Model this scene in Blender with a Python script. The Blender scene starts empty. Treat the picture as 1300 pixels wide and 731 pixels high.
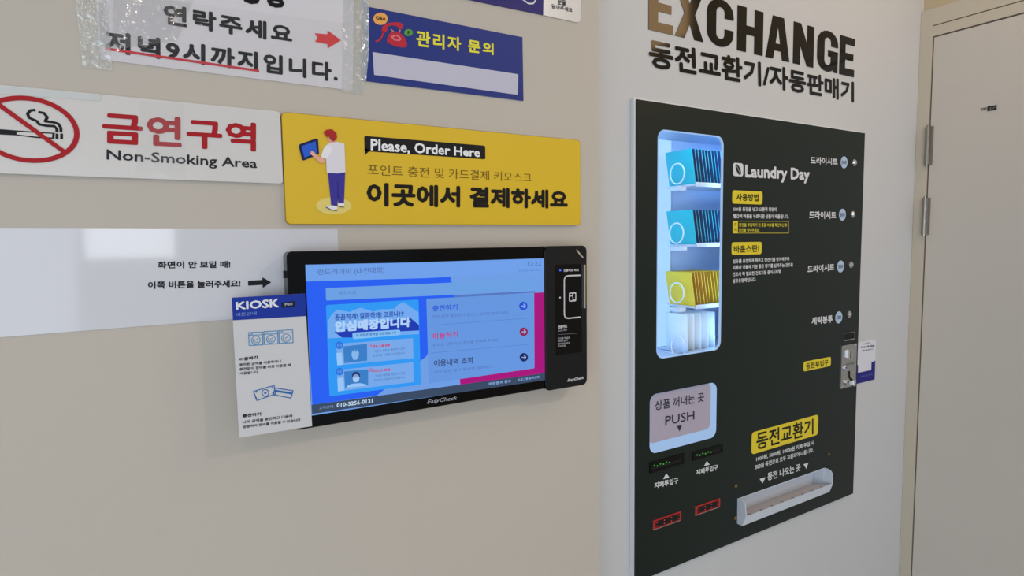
import bpy, bmesh, math, random
from mathutils import Vector, Matrix
from mathutils.geometry import tessellate_polygon
random.seed(4)
S = bpy.context.scene
COL = S.collection

# ------------------------------------------------------------------ camera
IMG_W, IMG_H, F_PX = 1300.0, 731.0, 756.43
YAW, PITCH, ROLL = -0.543675, 0.0786876, -0.0130036
CAM = Vector((0.0, 0.0, 1.5))


def cam_axes():
    cy, sy = math.cos(YAW), math.sin(YAW)
    cp, sp = math.cos(PITCH), math.sin(PITCH)
    cr, sr = math.cos(ROLL), math.sin(ROLL)
    Ry = Matrix(((cy, 0, sy), (0, 1, 0), (-sy, 0, cy)))
    Rx = Matrix(((1, 0, 0), (0, cp, -sp), (0, sp, cp)))
    Rz = Matrix(((cr, -sr, 0), (sr, cr, 0), (0, 0, 1)))
    return Rz @ Rx @ Ry


M_CAM = cam_axes()
wv = lambda r: Vector((r[0], r[2], -r[1]))
right, down, fwd = wv(M_CAM[0]), wv(M_CAM[1]), wv(M_CAM[2])
cd = bpy.data.cameras.new('camera')
cd.sensor_width = 36.0
cd.sensor_fit = 'HORIZONTAL'
cd.lens = 36.0 * F_PX / IMG_W
cd.clip_start = 0.01
cam = bpy.data.objects.new('camera', cd)
COL.objects.link(cam)
R3 = Matrix((right, -down, -fwd)).transposed()
cam.matrix_world = Matrix.Translation(CAM) @ R3.to_4x4()
S.camera = cam

# ------------------------------------------------------------------ view, world, large lights
S.view_settings.view_transform = 'Standard'
S.view_settings.look = 'None'
S.view_settings.exposure = 0.0
S.view_settings.gamma = 1.0
S.view_settings.use_curve_mapping = False


def lin(c):
    return tuple(((x / 255.0) / 12.92 if x / 255.0 <= 0.04045 else ((x / 255.0 + 0.055) / 1.055) ** 2.4) for x in c)


wd = bpy.data.worlds.new('world')
S.world = wd
wd.use_nodes = True
bg = wd.node_tree.nodes['Background']
bg.inputs[0].default_value = (0.86, 0.92, 1.0, 1)
bg.inputs[1].default_value = 0.56


def area(name, loc, target, sx, sy, power, color):
    l = bpy.data.lights.new(name, 'AREA')
    l.shape = 'RECTANGLE'
    l.size, l.size_y, l.energy, l.color = sx, sy, power, color
    o = bpy.data.objects.new(name, l)
    COL.objects.link(o)
    o.location = loc
    o.rotation_euler = (Vector(target) - Vector(loc)).to_track_quat('-Z', 'Y').to_euler()
    return o


# shop front daylight far behind the camera, ceiling lamps above
area('shopfront_daylight', (-1.6, -2.5, 1.05), (1.2, 0.8, 0.8), 3.0, 1.7, 52, (0.80, 0.90, 1.0))
area('ceiling_lamp', (1.45, -0.75, 2.56), (1.45, -0.75, 0), 0.10, 0.10, 9.5, (1.0, 0.88, 0.74))
area('ceiling_lamp', (1.28, 0.18, 2.56), (1.28, 0.18, 0), 0.10, 0.10, 1.3, (1.0, 0.84, 0.66))
area('ceiling_lamp', (-0.35, -0.9, 2.56), (-0.35, -0.9, 0), 0.12, 0.12, 2.5, (1.0, 0.86, 0.70))
area('shop_window_light', (-0.073, -1.60, 1.547), (-0.073, 2, 1.547), 0.34, 0.20, 2.2, (0.88, 0.94, 1.0))
area('warm_wall_lamp', (1.85, -0.16, 2.44), (0, -0.16, 2.44), 0.36, 0.28, 1.8, (1.0, 0.62, 0.30))
area('ceiling_lamp', (1.68, 0.42, 2.56), (1.68, 0.42, 0), 0.10, 0.10, 1.1, (1.0, 0.66, 0.34))

# ------------------------------------------------------------------ planes of the place (metres)
DA, DB, XC = 0.80, 0.86, 1.858          # left wall, recessed wall, door wall


def ray(px, py):
    return right * ((px - IMG_W / 2) / F_PX) + down * ((py - IMG_H / 2) / F_PX) + fwd


class Plane:
    """a wall: u runs to the right along it, z is up, off is the distance out into the room"""
    def __init__(s, kind, c):
        s.kind, s.c = kind, c

    def at(s, u, z, off=0.0):
        return Vector((u, s.c - off, z)) if s.kind == 'y' else Vector((s.c - off, -u, z))

    def uv(s, px, py, off=0.0):
        d = ray(px, py)
        if s.kind == 'y':
            p = CAM + d * ((s.c - off) / d.y)
            return (p.x, p.z)
        p = CAM + d * ((s.c - off) / d.x)
        return (-p.y, p.z)

    def n(s):
        return Vector((0, -1, 0)) if s.kind == 'y' else Vector((-1, 0, 0))


A, B, C = Plane('y', DA), Plane('y', DB), Plane('x', XC)

# ------------------------------------------------------------------ materials
MATS = {}


def mat(name, rgb, rough=0.5, metal=0.0, spec=0.5, emit=0.0, noise=0.0, scale=40.0, bump=0.0, coat=0.0, alpha=1.0):
    if name in MATS:
        return MATS[name]
    m = bpy.data.materials.new(name)
    m.use_nodes = True
    nt = m.node_tree
    b = nt.nodes['Principled BSDF']
    c = (*lin(rgb), 1)
    b.inputs['Base Color'].default_value = c
    b.inputs['Roughness'].default_value = rough
    b.inputs['Metallic'].default_value = metal
    b.inputs['Specular IOR Level'].default_value = spec
    b.inputs['Coat Weight'].default_value = coat
    b.inputs['Coat Roughness'].default_value = 0.06
    b.inputs['Alpha'].default_value = alpha
    if noise > 0 or bump > 0:
        tc = nt.nodes.new('ShaderNodeTexCoord')
        nz = nt.nodes.new('ShaderNodeTexNoise')
        nz.inputs['Scale'].default_value = scale
        nz.inputs['Detail'].default_value = 4
        nt.links.new(tc.outputs['Object'], nz.inputs['Vector'])
        if noise > 0:
            mx = nt.nodes.new('ShaderNodeMix')
            mx.data_type = 'RGBA'
            mx.inputs['A'].default_value = tuple(x * (1 - noise) for x in c[:3]) + (1,)
            mx.inputs['B'].default_value = tuple(min(1, x * (1 + noise)) for x in c[:3]) + (1,)
            nt.links.new(nz.outputs['Fac'], mx.inputs['Factor'])
            nt.links.new(mx.outputs['Result'], b.inputs['Base Color'])
        if bump > 0:
            bp = nt.nodes.new('ShaderNodeBump')
            bp.inputs['Strength'].default_value = bump
            bp.inputs['Distance'].default_value = 0.002
            nt.links.new(nz.outputs['Fac'], bp.inputs['Height'])
            nt.links.new(bp.outputs['Normal'], b.inputs['Normal'])
            nt.links.new(bp.outputs['Normal'], b.inputs['Coat Normal'])
    if emit > 0:
        b.inputs['Emission Color'].default_value = c
        b.inputs['Emission Strength'].default_value = emit
        b.inputs['Base Color'].default_value = (0.01, 0.01, 0.01, 1)
    MATS[name] = m
    return m


def film(name, rgb, rough, gloss, tint, bump, scale=60.0):
    """clear plastic: mostly see-through, a little colour, a glossy skin"""
    if name in MATS:
        return MATS[name]
    m = bpy.data.materials.new(name)
    m.use_nodes = True
    nt = m.node_tree
    nt.nodes.clear()
    out = nt.nodes.new('ShaderNodeOutputMaterial')
    tr = nt.nodes.new('ShaderNodeBsdfTransparent')
    df = nt.nodes.new('ShaderNodeBsdfDiffuse')
    df.inputs['Color'].default_value = (*lin(rgb), 1)
    gl = nt.nodes.new('ShaderNodeBsdfGlossy')
    gl.inputs['Roughness'].default_value = rough
    m1 = nt.nodes.new('ShaderNodeMixShader')
    m1.inputs[0].default_value = tint
    nt.links.new(tr.outputs[0], m1.inputs[1])
    nt.links.new(df.outputs[0], m1.inputs[2])
    m2 = nt.nodes.new('ShaderNodeMixShader')
    m2.inputs[0].default_value = gloss
    nt.links.new(m1.outputs[0], m2.inputs[1])
    nt.links.new(gl.outputs[0], m2.inputs[2])
    nt.links.new(m2.outputs[0], out.inputs[0])
    if bump > 0:
        tc = nt.nodes.new('ShaderNodeTexCoord')
        nz = nt.nodes.new('ShaderNodeTexNoise')
        nz.inputs['Scale'].default_value = scale
        nz.inputs['Detail'].default_value = 3
        nt.links.new(tc.outputs['Object'], nz.inputs['Vector'])
        bp = nt.nodes.new('ShaderNodeBump')
        bp.inputs['Strength'].default_value = bump
        bp.inputs['Distance'].default_value = 0.004
        nt.links.new(nz.outputs['Fac'], bp.inputs['Height'])
        nt.links.new(bp.outputs['Normal'], gl.inputs['Normal'])
    MATS[name] = m
    return m


def ink(r, g, b):
    return mat('ink_%d_%d_%d' % (r, g, b), (r, g, b), 0.5, spec=0.2)


def glow(r, g, b, e=1.0):
    return mat('lit_%d_%d_%d_%d' % (r, g, b, round(e * 100)), (r, g, b), 0.15, spec=0.12, emit=e)


M_WALL = mat('wall_paint', (194, 186, 176), 0.62, spec=0.3, noise=0.02, scale=3.0, bump=0.05)
M_WALL2 = mat('wall_paint_recess', (200, 201, 204), 0.55, spec=0.35, noise=0.02, scale=3.0, bump=0.05)
M_DOORWALL = mat('door_wall_paint', (196, 180, 150), 0.6, spec=0.3, noise=0.02, scale=3.0)
M_FRAME = mat('door_frame_paint', (200, 190, 172), 0.45, noise=0.02, scale=5.0)
M_DOOR = mat('door_paint', (204, 196, 186), 0.45, noise=0.02, scale=4.0, bump=0.03)
M_FLOOR = mat('floor_tile', (150, 150, 150), 0.35, noise=0.05, scale=6.0)
M_CEIL = mat('ceiling_paint', (225, 222, 215), 0.7, noise=0.02, scale=5.0)
M_PAPER = mat('paper', (216, 212, 218), 0.55, noise=0.015, scale=25.0)
M_LAMIN = mat('laminated_sheet', (208, 208, 216), 0.5, coat=0.6, noise=0.01, scale=10.0)
M_ACRYL = mat('white_acrylic', (214, 210, 208), 0.25, coat=0.5, noise=0.01, scale=10.0)
M_YELLOW = mat('yellow_acrylic', (222, 184, 32), 0.5, noise=0.02, scale=10.0)
M_BLUE = mat('blue_print', (40, 55, 128), 0.45, spec=0.2, noise=0.03, scale=12.0)
M_NAVY = mat('navy_print', (44, 40, 112), 0.45, spec=0.2, noise=0.03, scale=12.0)
M_BLACK = mat('black_plastic', (9, 9, 12), 0.25, spec=0.18, noise=0.05, scale=60.0)
M_BEZEL = mat('black_glass_bezel', (5, 6, 9), 0.10, spec=0.16, noise=0.05, scale=30.0)
M_READER = mat('dark_reader_plastic', (15, 17, 23), 0.4, spec=0.3, noise=0.05, scale=80.0)
M_PANEL = mat('dark_green_panel', (23, 33, 31), 0.36, spec=0.25, noise=0.04, scale=6.0)
M_EDGE = mat('white_panel_edge', (222, 224, 228), 0.4, noise=0.01)
M_STEEL = mat('brushed_steel', (190, 190, 190), 0.32, metal=1.0, noise=0.06, scale=120.0)
M_HINGE = mat('hinge_steel', (150, 144, 136), 0.3, metal=1.0, noise=0.06, scale=120.0)
M_CHROME = mat('chrome', (220, 220, 222), 0.12, metal=1.0, noise=0.02)
M_BRASS = mat('brass_screw', (150, 120, 70), 0.35, metal=0.8, noise=0.05)
M_WHITEPL = mat('white_plastic', (212, 220, 232), 0.35, noise=0.01)
M_TRAYFL = mat('tray_floor_plastic', (196, 186, 184), 0.5, noise=0.03, scale=40)
M_INNER = mat('machine_inner_white', (186, 208, 238), 0.5, noise=0.01)
M_GLOSSBLK = mat('black_vinyl', (6, 6, 7), 0.08, spec=0.28, noise=0.03, scale=20)

# ------------------------------------------------------------------ mesh builder
class MB:
    def __init__(s):
        s.v, s.f, s.m, s.mats = [], [], [], []

    def mi(s, m):
        if m not in s.mats:
            s.mats.append(m)
        return s.mats.index(m)

    def add(s, vs, fs, m):
        k = len(s.v)
        i = s.mi(m)
        s.v += [Vector(v) for v in vs]
        for f in fs:
            s.f.append([k + j for j in f])
            s.m.append(i)
        return s

    def box(s, lo, hi, m):
        (a, b, c), (d, e, f) = lo, hi
        vs = [(a, b, c), (d, b, c), (d, e, c), (a, e, c), (a, b, f), (d, b, f), (d, e, f), (a, e, f)]
        return s.add(vs, [(3, 2, 1, 0), (4, 5, 6, 7), (0, 1, 5, 4), (1, 2, 6, 5), (2, 3, 7, 6), (3, 0, 4, 7)], m)

    def build(s, name, parent=None, smooth=False, bevel=0.0):
        o0 = Vector(parent.matrix_world.translation) if parent is None else root_loc(parent)
        me = bpy.data.meshes.new(name)
        me.from_pydata([tuple(v - o0) for v in s.v], [], s.f)
        for m in s.mats:
            me.materials.append(m)
        me.polygons.foreach_set('material_index', s.m)
        if smooth:
            me.polygons.foreach_set('use_smooth', [True] * len(s.f))
        me.update()
        o = bpy.data.objects.new(name, me)
        COL.objects.link(o)
        if parent is not None:
            o.parent = parent
        if bevel > 0:
            bv = o.modifiers.new('bevel', 'BEVEL')
            bv.width, bv.segments, bv.limit_method = bevel, 2, 'ANGLE'
        return o


def root_loc(o):
    loc = Vector((0, 0, 0))
    while o is not None:
        loc += o.location
        o = o.parent
    return loc


def top(name, mb, label=None, cat=None, kind=None, bevel=0.0):
    e = bpy.data.objects.new('tmp', None)
    o0 = Vector((0, 0, 0))
    me = bpy.data.meshes.new(name)
    me.from_pydata([tuple(v) for v in mb.v], [], mb.f)
    for m in mb.mats:
        me.materials.append(m)
    me.polygons.foreach_set('material_index', mb.m)
    me.update()
    bpy.data.objects.remove(e)
    o = bpy.data.objects.new(name, me)
    COL.objects.link(o)
    if kind:
        o['kind'] = kind
    if label:
        o['label'], o['category'] = label, cat
    return o


def thing(name, label, cat, loc, group=None):
    o = bpy.data.objects.new(name, None)
    o.empty_display_size = 0.03
    COL.objects.link(o)
    o.location = loc
    o['label'], o['category'] = label, cat
    if group:
        o['group'] = group
    return o


def rrect(u0, z0, u1, z1, r, n=6):
    if r <= 0:
        return [(u0, z0), (u1, z0), (u1, z1), (u0, z1)]
    pts = []
    for cx, cz, a in ((u1 - r, z0 + r, -90), (u1 - r, z1 - r, 0), (u0 + r, z1 - r, 90), (u0 + r, z0 + r, 180)):
        for i in range(n + 1):
            t = math.radians(a + 90 * i / n)
            pts.append((cx + r * math.cos(t), cz + r * math.sin(t)))
    return pts


def circ(u, z, ru, rz=None, n=24, a0=0, a1=360):
    rz = ru if rz is None else rz
    k = n if a1 - a0 >= 360 else n + 1
    return [(u + ru * math.cos(math.radians(a0 + (a1 - a0) * i / n)), z + rz * math.sin(math.radians(a0 + (a1 - a0) * i / n))) for i in range(k)]


def tess(loops):
    ls = [[Vector((x, y, 0)) for x, y in l] for l in loops]
    return tessellate_polygon(ls)


def flat(mb, P, pts, off, m, holes=()):
    loops = [list(pts)] + [list(h) for h in holes]
    allp = [q for l in loops for q in l]
    mb.add([P.at(u, z, off) for u, z in allp], tess(loops), m)


def slab(mb, P, pts, o0, o1, m, holes=(), side=None, bev=0.0):
    """outline extruded from the wall distance o0 to o1, with a front face and side faces"""
    side = side or m
    front = pts
    if bev > 0:
        cu = sum(p[0] for p in pts) / len(pts)
        cz = sum(p[1] for p in pts) / len(pts)
        W = max(p[0] for p in pts) - min(p[0] for p in pts)
        H = max(p[1] for p in pts) - min(p[1] for p in pts)
        front = [(cu + (u - cu) * (1 - 2 * bev / W), cz + (z - cz) * (1 - 2 * bev / H)) for u, z in pts]
        n = len(pts)
        mb.add([P.at(u, z, o1 - bev) for u, z in pts] + [P.at(u, z, o1) for u, z in front],
               [(i, (i + 1) % n, n + (i + 1) % n, n + i) for i in range(n)], side)
    flat(mb, P, front, o1, m, holes)
    flat(mb, P, pts, o0, m, holes)
    for l in [pts] + list(holes):
        n = len(l)
        e = o1 - bev if l is pts else o1
        mb.add([P.at(u, z, o0) for u, z in l] + [P.at(u, z, e) for u, z in l],
               [(i, (i + 1) % n, n + (i + 1) % n, n + i) for i in range(n)], side)


def Q(P, pxs, off):
    return [P.uv(x, y, off) for x, y in pxs]


def rect(P, tl, tr, br, bl, off):
    """the upright rectangle on the wall that fits four photo corners"""
    a, b, c, d = Q(P, (tl, tr, br, bl), off)
    return ((a[0] + d[0]) / 2, (c[1] + d[1]) / 2, (b[0] + c[0]) / 2, (a[1] + b[1]) / 2)


def stroke(mb, P, pts, w, off, m, closed=False):
    n = len(pts)
    for i in range(n if closed else n - 1):
        a, b = Vector(pts[i]), Vector(pts[(i + 1) % n])
        d = (b - a)
        if d.length < 1e-9:
            continue
        d.normalize()
        k = Vector((-d.y, d.x)) * w / 2
        oq = off + 1.2e-5 * (i % 3)
        mb.add([P.at(*(a + k), oq), P.at(*(a - k), oq), P.at(*(b - k), oq), P.at(*(b + k), oq)], [(0, 1, 2, 3)], m)
    for i in range(n):
        if closed or 0 < i < n - 1:
            flat(mb, P, circ(pts[i][0], pts[i][1], w / 2, n=8), off + 5e-5, m)


FONT_CACHE = {}


def glyphs(body, shear=0.0, space=1.0):
    key = (body, shear, space)
    if key in FONT_CACHE:
        return FONT_CACHE[key]
    c = bpy.data.curves.new('lettering_source', 'FONT')
    c.body = body
    c.size = 1.0
    c.shear = shear
    c.space_character = space
    c.resolution_u = 2
    o = bpy.data.objects.new('lettering_source', c)
    COL.objects.link(o)
    dg = bpy.context.evaluated_depsgraph_get()
    me = bpy.data.meshes.new_from_object(o.evaluated_get(dg))
    vs = [(v.co.x, v.co.y) for v in me.vertices]
    fs = [tuple(p.vertices) for p in me.polygons]
    bpy.data.objects.remove(o)
    bpy.data.curves.remove(c)
    bpy.data.meshes.remove(me)
    x0, x1 = min(v[0] for v in vs), max(v[0] for v in vs)
    y0, y1 = min(v[1] for v in vs), max(v[1] for v in vs)
    FONT_CACHE[key] = ([((x - x0) / (x1 - x0), (y - y0) / (y1 - y0)) for x, y in vs], fs)
    return FONT_CACHE[key]


def text(mb, P, body, tl, tr, br, bl, off, m, bold=0.0, shear=0.0, space=1.0):
    """lettering filling the four photo corners of its ink, laid on the wall plane"""
    a, b, c, d = [Vector(q) for q in Q(P, (tl, tr, br, bl), off)]
    vs, fs = glyphs(body, shear, space)
    h = ((a - d).length + (b - c).length) / 2
    t = bold * h
    shifts = [(0, 0)] if bold == 0 else [(0, 0)] + [(t * math.cos(math.radians(k)), t * math.sin(math.radians(k))) for k in range(0, 360, 45)]
    wd_ = ((b - a).length + (c - d).length) / 2
    ku, kz = t / wd_, t / h
    for su, sz in shifts:
        out = []
        for x, y in vs:
            x = ku + x * (1 - 2 * ku)
            y = kz + y * (1 - 2 * kz)
            p = d * (1 - x) * (1 - y) + c * x * (1 - y) + a * (1 - x) * y + b * x * y
            out.append(P.at(p.x + su, p.y + sz, off))
        mb.add(out, fs, m)
        off += 1.6e-5


def rod(mb, pts, r, m, n=8, closed=False):
    pts = [Vector(p) for p in pts]
    k = len(pts)
    rings = []
    for i, p in enumerate(pts):
        a = pts[(i - 1) % k] if closed or i > 0 else p
        b = pts[(i + 1) % k] if closed or i < k - 1 else p
        t = (b - a).normalized()
        ref = Vector((0, 0, 1)) if abs(t.z) < 0.9 else Vector((1, 0, 0))
        x = t.cross(ref).normalized()
        y = t.cross(x)
        rings.append([p + x * r * math.cos(2 * math.pi * j / n) + y * r * math.sin(2 * math.pi * j / n) for j in range(n)])
    vs = [v for g in rings for v in g]
    fs = []
    for i in range(k if closed else k - 1):
        i2 = (i + 1) % k
        for j in range(n):
            fs.append((i * n + j, i * n + (j + 1) % n, i2 * n + (j + 1) % n, i2 * n + j))
    if not closed:
        fs.append(tuple(range(n))[::-1])
        fs.append(tuple((k - 1) * n + j for j in range(n)))
    mb.add(vs, fs, m)


def dome(mb, P, u, z, off, r, h, m, n=16):
    prof = [(r, 0), (r, h * 0.45), (r * 0.8, h * 0.8), (r * 0.4, h), (0.0001, h)]
    vs, fs = [], []
    for rr, hh in prof:
        for j in range(n):
            t = 2 * math.pi * j / n
            vs.append(P.at(u + rr * math.cos(t), z + rr * math.sin(t), off + hh))
    for i in range(len(prof) - 1):
        for j in range(n):
            fs.append((i * n + j, i * n + (j + 1) % n, (i + 1) * n + (j + 1) % n, (i + 1) * n + j))
    mb.add(vs, fs, m)


EPS = 0.0004

# ------------------------------------------------------------------ the setting
XA = A.uv(761.4, 365)[0]
mb = MB(); mb.box((-2.6, -3.2, -0.1), (XC + 0.1, 1.2, 0.0), M_FLOOR); top('floor', mb, kind='structure')
mb = MB(); mb.box((-2.6, -3.2, 2.6), (XC + 0.1, 1.2, 2.7), M_CEIL); top('ceiling', mb, kind='structure')
mb = MB(); mb.box((-2.6, DA, 0.0), (XA, DA + 0.14, 2.6), M_WALL); top('wall_left', mb, kind='structure')

PO = 0.012                                            # front of the machine's panel
pu0, pz0, pu1, pz1 = rect(B, (806.8, 126), (1098.5, 168.8), (1082.8, 625.5), (808.4, 740), PO)
mb = MB()
hz0, hz1, hu0, hu1 = pz0 + 0.03, pz1 - 0.03, pu0 + 0.012, pu1 - 0.02
mb.box((XA, DB, 0), (hu0, DB + 0.08, 2.6), M_WALL2)
mb.box((hu1, DB, 0), (XC + 0.1, DB + 0.08, 2.6), M_WALL2)
mb.box((hu0, DB, 0), (hu1, DB + 0.08, hz0), M_WALL2)
mb.box((hu0, DB, hz1), (hu1, DB + 0.08, 2.6), M_WALL2)
top('wall_back', mb, kind='structure')

# door wall, frame, leaf
FY = 0.825                                            # door edge, measured along y
DT, HT = 2.034, 2.066
OT = C.uv(1176, 13.5, 0.012)[1]
FR = 0.014
mb = MB()
mb.box((XC, -3.2, OT), (XC + 0.1, DB, 2.6), M_DOORWALL)
mb.box((XC, -3.2, 0), (XC + 0.1, -0.12, OT), M_DOORWALL)
top('wall_right', mb, kind='structure')
mb = MB()
mb.box((XC - FR, FY + 0.004, 0), (XC + 0.09, DB - 0.0005, OT), M_FRAME)
mb.box((XC - FR, -0.12, DT + 0.004), (XC + 0.09, FY + 0.004, HT - 0.0015), M_FRAME)
mb.box((XC - FR + 0.004, -0.12, HT - 0.0015), (XC + 0.09, FY + 0.004, HT + 0.0015), mat('frame_groove', (120, 104, 82), 0.7))
mb.box((XC - FR, -0.12, HT + 0.0015), (XC + 0.09, FY + 0.004, OT), M_FRAME)
mb.box((XC - FR, -0.12, 0), (XC + 0.09, -0.06, DT + 0.004), M_FRAME)
mb.box((XC + 0.04, -0.06, 0), (XC + 0.09, FY + 0.004, DT + 0.004), mat('rebate_dark', (70, 58, 48), 0.7))
top('trim_1', mb, kind='structure')
mb = MB()
mb.box((XC - FR + 0.001, -0.056, 0.008), (XC + 0.038, FY, DT), M_DOOR)
door = top('door_1', mb, kind='structure')
for (x0, y0, x1, y1) in ((1182, 160, 1180.6, 209), (1178.3, 251, 1176.8, 298)):
    h = MB()
    za = C.uv(x0, y0, 0.02)[1]
    zb = C.uv(x1, y1, 0.02)[1]
    yc = FY + 0.004
    xx = XC - FR - 0.004
    seg = (za - zb) / 3
    for k in range(3):
        rod(h, [(xx, yc, zb + k * seg + 0.0012), (xx, yc, zb + (k + 1) * seg - 0.0012)], 0.0062, M_HINGE, 14)
    rod(h, [(xx, yc, zb - 0.004), (xx, yc, za + 0.004)], 0.0036, M_HINGE, 10)
    h.box((XC - FR - 0.0016, yc - 0.012, zb), (XC - FR + 0.0005, yc + 0.006, za), M_HINGE)
    h.build('hinge', door)

# ------------------------------------------------------------------ taped paper notice (top left)
def wallthing(name, label, cat, P, px, py, off=0.0, group=None):
    u, z = P.uv(px, py, off)
    return thing(name, label, cat, P.at(u, z, 0), group)


t = wallthing('paper_notice', 'white paper notice with brush lettering under wrinkled clear tape, at the top left', 'notice', A, 285, 100)
ptl, ptr, pbr, pbl = (113, -75), (451, -62), (447.5, 115), (128, 75.5)
mb = MB(); slab(mb, A, Q(A, (ptl, ptr, pbr, pbl), 0.001), 0.0003, 0.001, M_PAPER); mb.build('sheet', t)
mb = MB()
k = ink(18, 18, 22)
text(mb, A, '연락주세요', (207.5, 4), (371, 33), (371, 55.5), (207.5, 31), 0.0014, k, 0.045, 0, 1.18)
text(mb, A, '상황', (303, -36), (365, -26), (365, 12), (303, 3), 0.0014, k, 0.045, 0, 1.1)
text(mb, A, '저녁9시까지입니다.', (133, 38), (429, 80.5), (429, 104.5), (133, 66), 0.0014, k, 0.045, 0, 1.18)
mb.build('lettering', t)
mb = MB()
stroke(mb, A, Q(A, ((133, 61.5), (329, 90)), 0.0016), 0.0028, 0.0016, ink(200, 50, 62)); mb.build('underline', t)
mb = MB()
flat(mb, A, Q(A, ((399.5, 42), (415.5, 43.5), (416, 38.5), (433, 51), (416, 61.5), (415.5, 56), (400, 53), (403, 48)), 0.0016), 0.0016, ink(214, 62, 66)); mb.build('arrow', t)
TAPE = film('clear_tape', (225, 230, 230), 0.22, 0.10, 0.14, 0.9, 70)
mb = MB()
slab(mb, A, Q(A, ((88, -80), (128, -76), (143, 90), (105, 85)), 0.0019), 0.0017, 0.0019, TAPE)
mb.build('tape', t)
mb = MB()
slab(mb, A, Q(A, ((437, -70), (464.5, -66), (462, 120), (434, 116.5)), 0.0019), 0.0017, 0.0019, TAPE)
mb.build('tape', t)
mb = MB()
slab(mb, A, Q(A, ((143, -10), (437, 30), (434, 116.5), (143, 80)), 0.0019), 0.0017, 0.0019, film('wrinkled_film', (225, 225, 232), 0.10, 0.03, 0.0, 1.0, 36))
mb.build('film', t)
mb = MB()
slab(mb, A, Q(A, ((118, -70), (262, -40), (225, 52), (150, 62), (128, 58)), 0.0022), 0.002, 0.0022, film('crumpled_tape', (230, 234, 240), 0.14, 0.06, 0.0, 1.0, 45)); mb.build('tape', t)

# ------------------------------------------------------------------ blue enquiry sign with the red telephone
t = wallthing('inquiry_sign', 'dark blue sign with a printed red telephone and yellow lettering', 'sign', A, 565, 115)
o = 0.0016
mb = MB(); slab(mb, A, Q(A, ((466.5, 8.3), (663.3, 47.2), (664.6, 128), (464.2, 102.8)), o), 0.0002, o, M_BLUE, side=mat('blue_sign_edge', (90, 110, 170), 0.4)); mb.build('board', t)
mb = MB(); text(mb, A, '관리자 문의', (528.5, 37.5), (626.5, 55), (626.5, 70), (528.5, 59), o + EPS, ink(232, 222, 62), 0.035, 0, 1.18); mb.build('lettering', t)
mb = MB(); flat(mb, A, Q(A, ((473, 66), (658, 94.2), (657.4, 120.4), (475, 95)), o + EPS), o + EPS, ink(196, 194, 212)); mb.build('blank_strip', t)
mb = MB()
red, red2 = ink(190, 44, 62), ink(222, 118, 128)
q = lambda pts, e=EPS: Q(A, [(x / 5.624 + 460, y / 5.624) for x, y in pts], o + e)
flat(mb, A, q(((185, 255), (205, 225), (225, 235), (255, 225), (275, 240), (300, 265), (320, 310), (315, 335), (285, 340), (230, 330), (180, 305), (175, 285))), o + EPS, red)
flat(mb, A, q(((200, 262), (225, 248), (262, 255), (280, 280), (262, 295), (225, 290))), o + 2 * EPS, red2)
flat(mb, A, q(((220, 266), (240, 258), (258, 268), (258, 282), (232, 282))), o + 3 * EPS, red)
flat(mb, A, q(((140, 195), (165, 170), (225, 158), (270, 160), (292, 175), (290, 205), (265, 208), (250, 190), (215, 180), (180, 190), (180, 215), (160, 235), (138, 225))), o + EPS, red)
stroke(mb, A, q(((150, 225), (142, 255), (125, 285), (95, 297))), 0.0022, o + EPS, red)
stroke(mb, A, q(((205, 210), (225, 228))), 0.0018, o + EPS, red2)
stroke(mb, A, q(((262, 235), (270, 212))), 0.0018, o + EPS, red2)
mb.build('telephone_picture', t)
mb = MB()
flat(mb, A, q([(130 + 52 * math.cos(i * .3), 134 + 44 * math.sin(i * .3)) for i in range(21)]), o + EPS, ink(236, 170, 92))
text(mb, A, 'Q&A', *[(x / 5.624 + 460, y / 5.624) for x, y in ((95, 112), (168, 122), (168, 152), (95, 142))], o + 2 * EPS, ink(60, 50, 40), 0.03)
mb.build('speech_mark', t)
mb = MB()
flat(mb, A, q([(330 + 31 * math.cos(i * .3), 233 + 25 * math.sin(i * .3)) for i in range(21)]), o + EPS, ink(96, 158, 70))
text(mb, A, '?', *[(x / 5.624 + 460, y / 5.624) for x, y in ((321, 219), (341, 221), (341, 248), (321, 246))], o + 2 * EPS, ink(30, 60, 30), 0.03)
mb.build('speech_mark', t)
mb = MB()
slab(mb, A, Q(A, ((460, -4), (468.5, 6), (468, 70), (464.6, 103.5), (459, 102)), o), o + 0.0002, o + 0.0005, film('foil_tape', (190, 210, 235), 0.12, 0.3, 0.3, 1.0, 90)); mb.build('tape', t)

# ------------------------------------------------------------------ door notice cut by the top of the frame
t = wallthing('door_notice', 'navy and white notice cut off by the top edge of the photo', 'notice', A, 690, 15)
o = 0.0022
mb = MB(); slab(mb, A, Q(A, ((560, -60), (690, -30), (689.6, 18.8), (560, -8)), o), 0.0002, o, M_NAVY); mb.build('blue_panel', t)
mb = MB(); u0, z0, u1, z1 = rect(A, (690.2, -30), (737.5, -20), (737, 29), (689.6, 19), o)
a, b, c, d = [Vector(x) for x in Q(A, ((690.2, -30), (737.8, -20), (737, 29.5), (689.8, 19)), o)]
pts = [tuple(a), tuple(d)] + [tuple(c + (d - c).normalized() * 0.008), tuple(c + (d - c).normalized() * 0.0035 + (b - c).normalized() * 0.0012), tuple(c + (d - c).normalized() * 0.0012 + (b - c).normalized() * 0.0035), tuple(c + (b - c).normalized() * 0.008), tuple(b)]
slab(mb, A, pts, 0.0002, o, M_ACRYL); mb.build('white_panel', t)
mb = MB()
stroke(mb, A, Q(A, ((600, -16), (645, -7), (664, -0.5), (671, 4.6), (677, 4.4), (680, 0), (680.5, -10)), o + EPS), 0.0022, o + EPS, ink(220, 218, 226)); mb.build('outline', t)
mb = MB()
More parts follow.
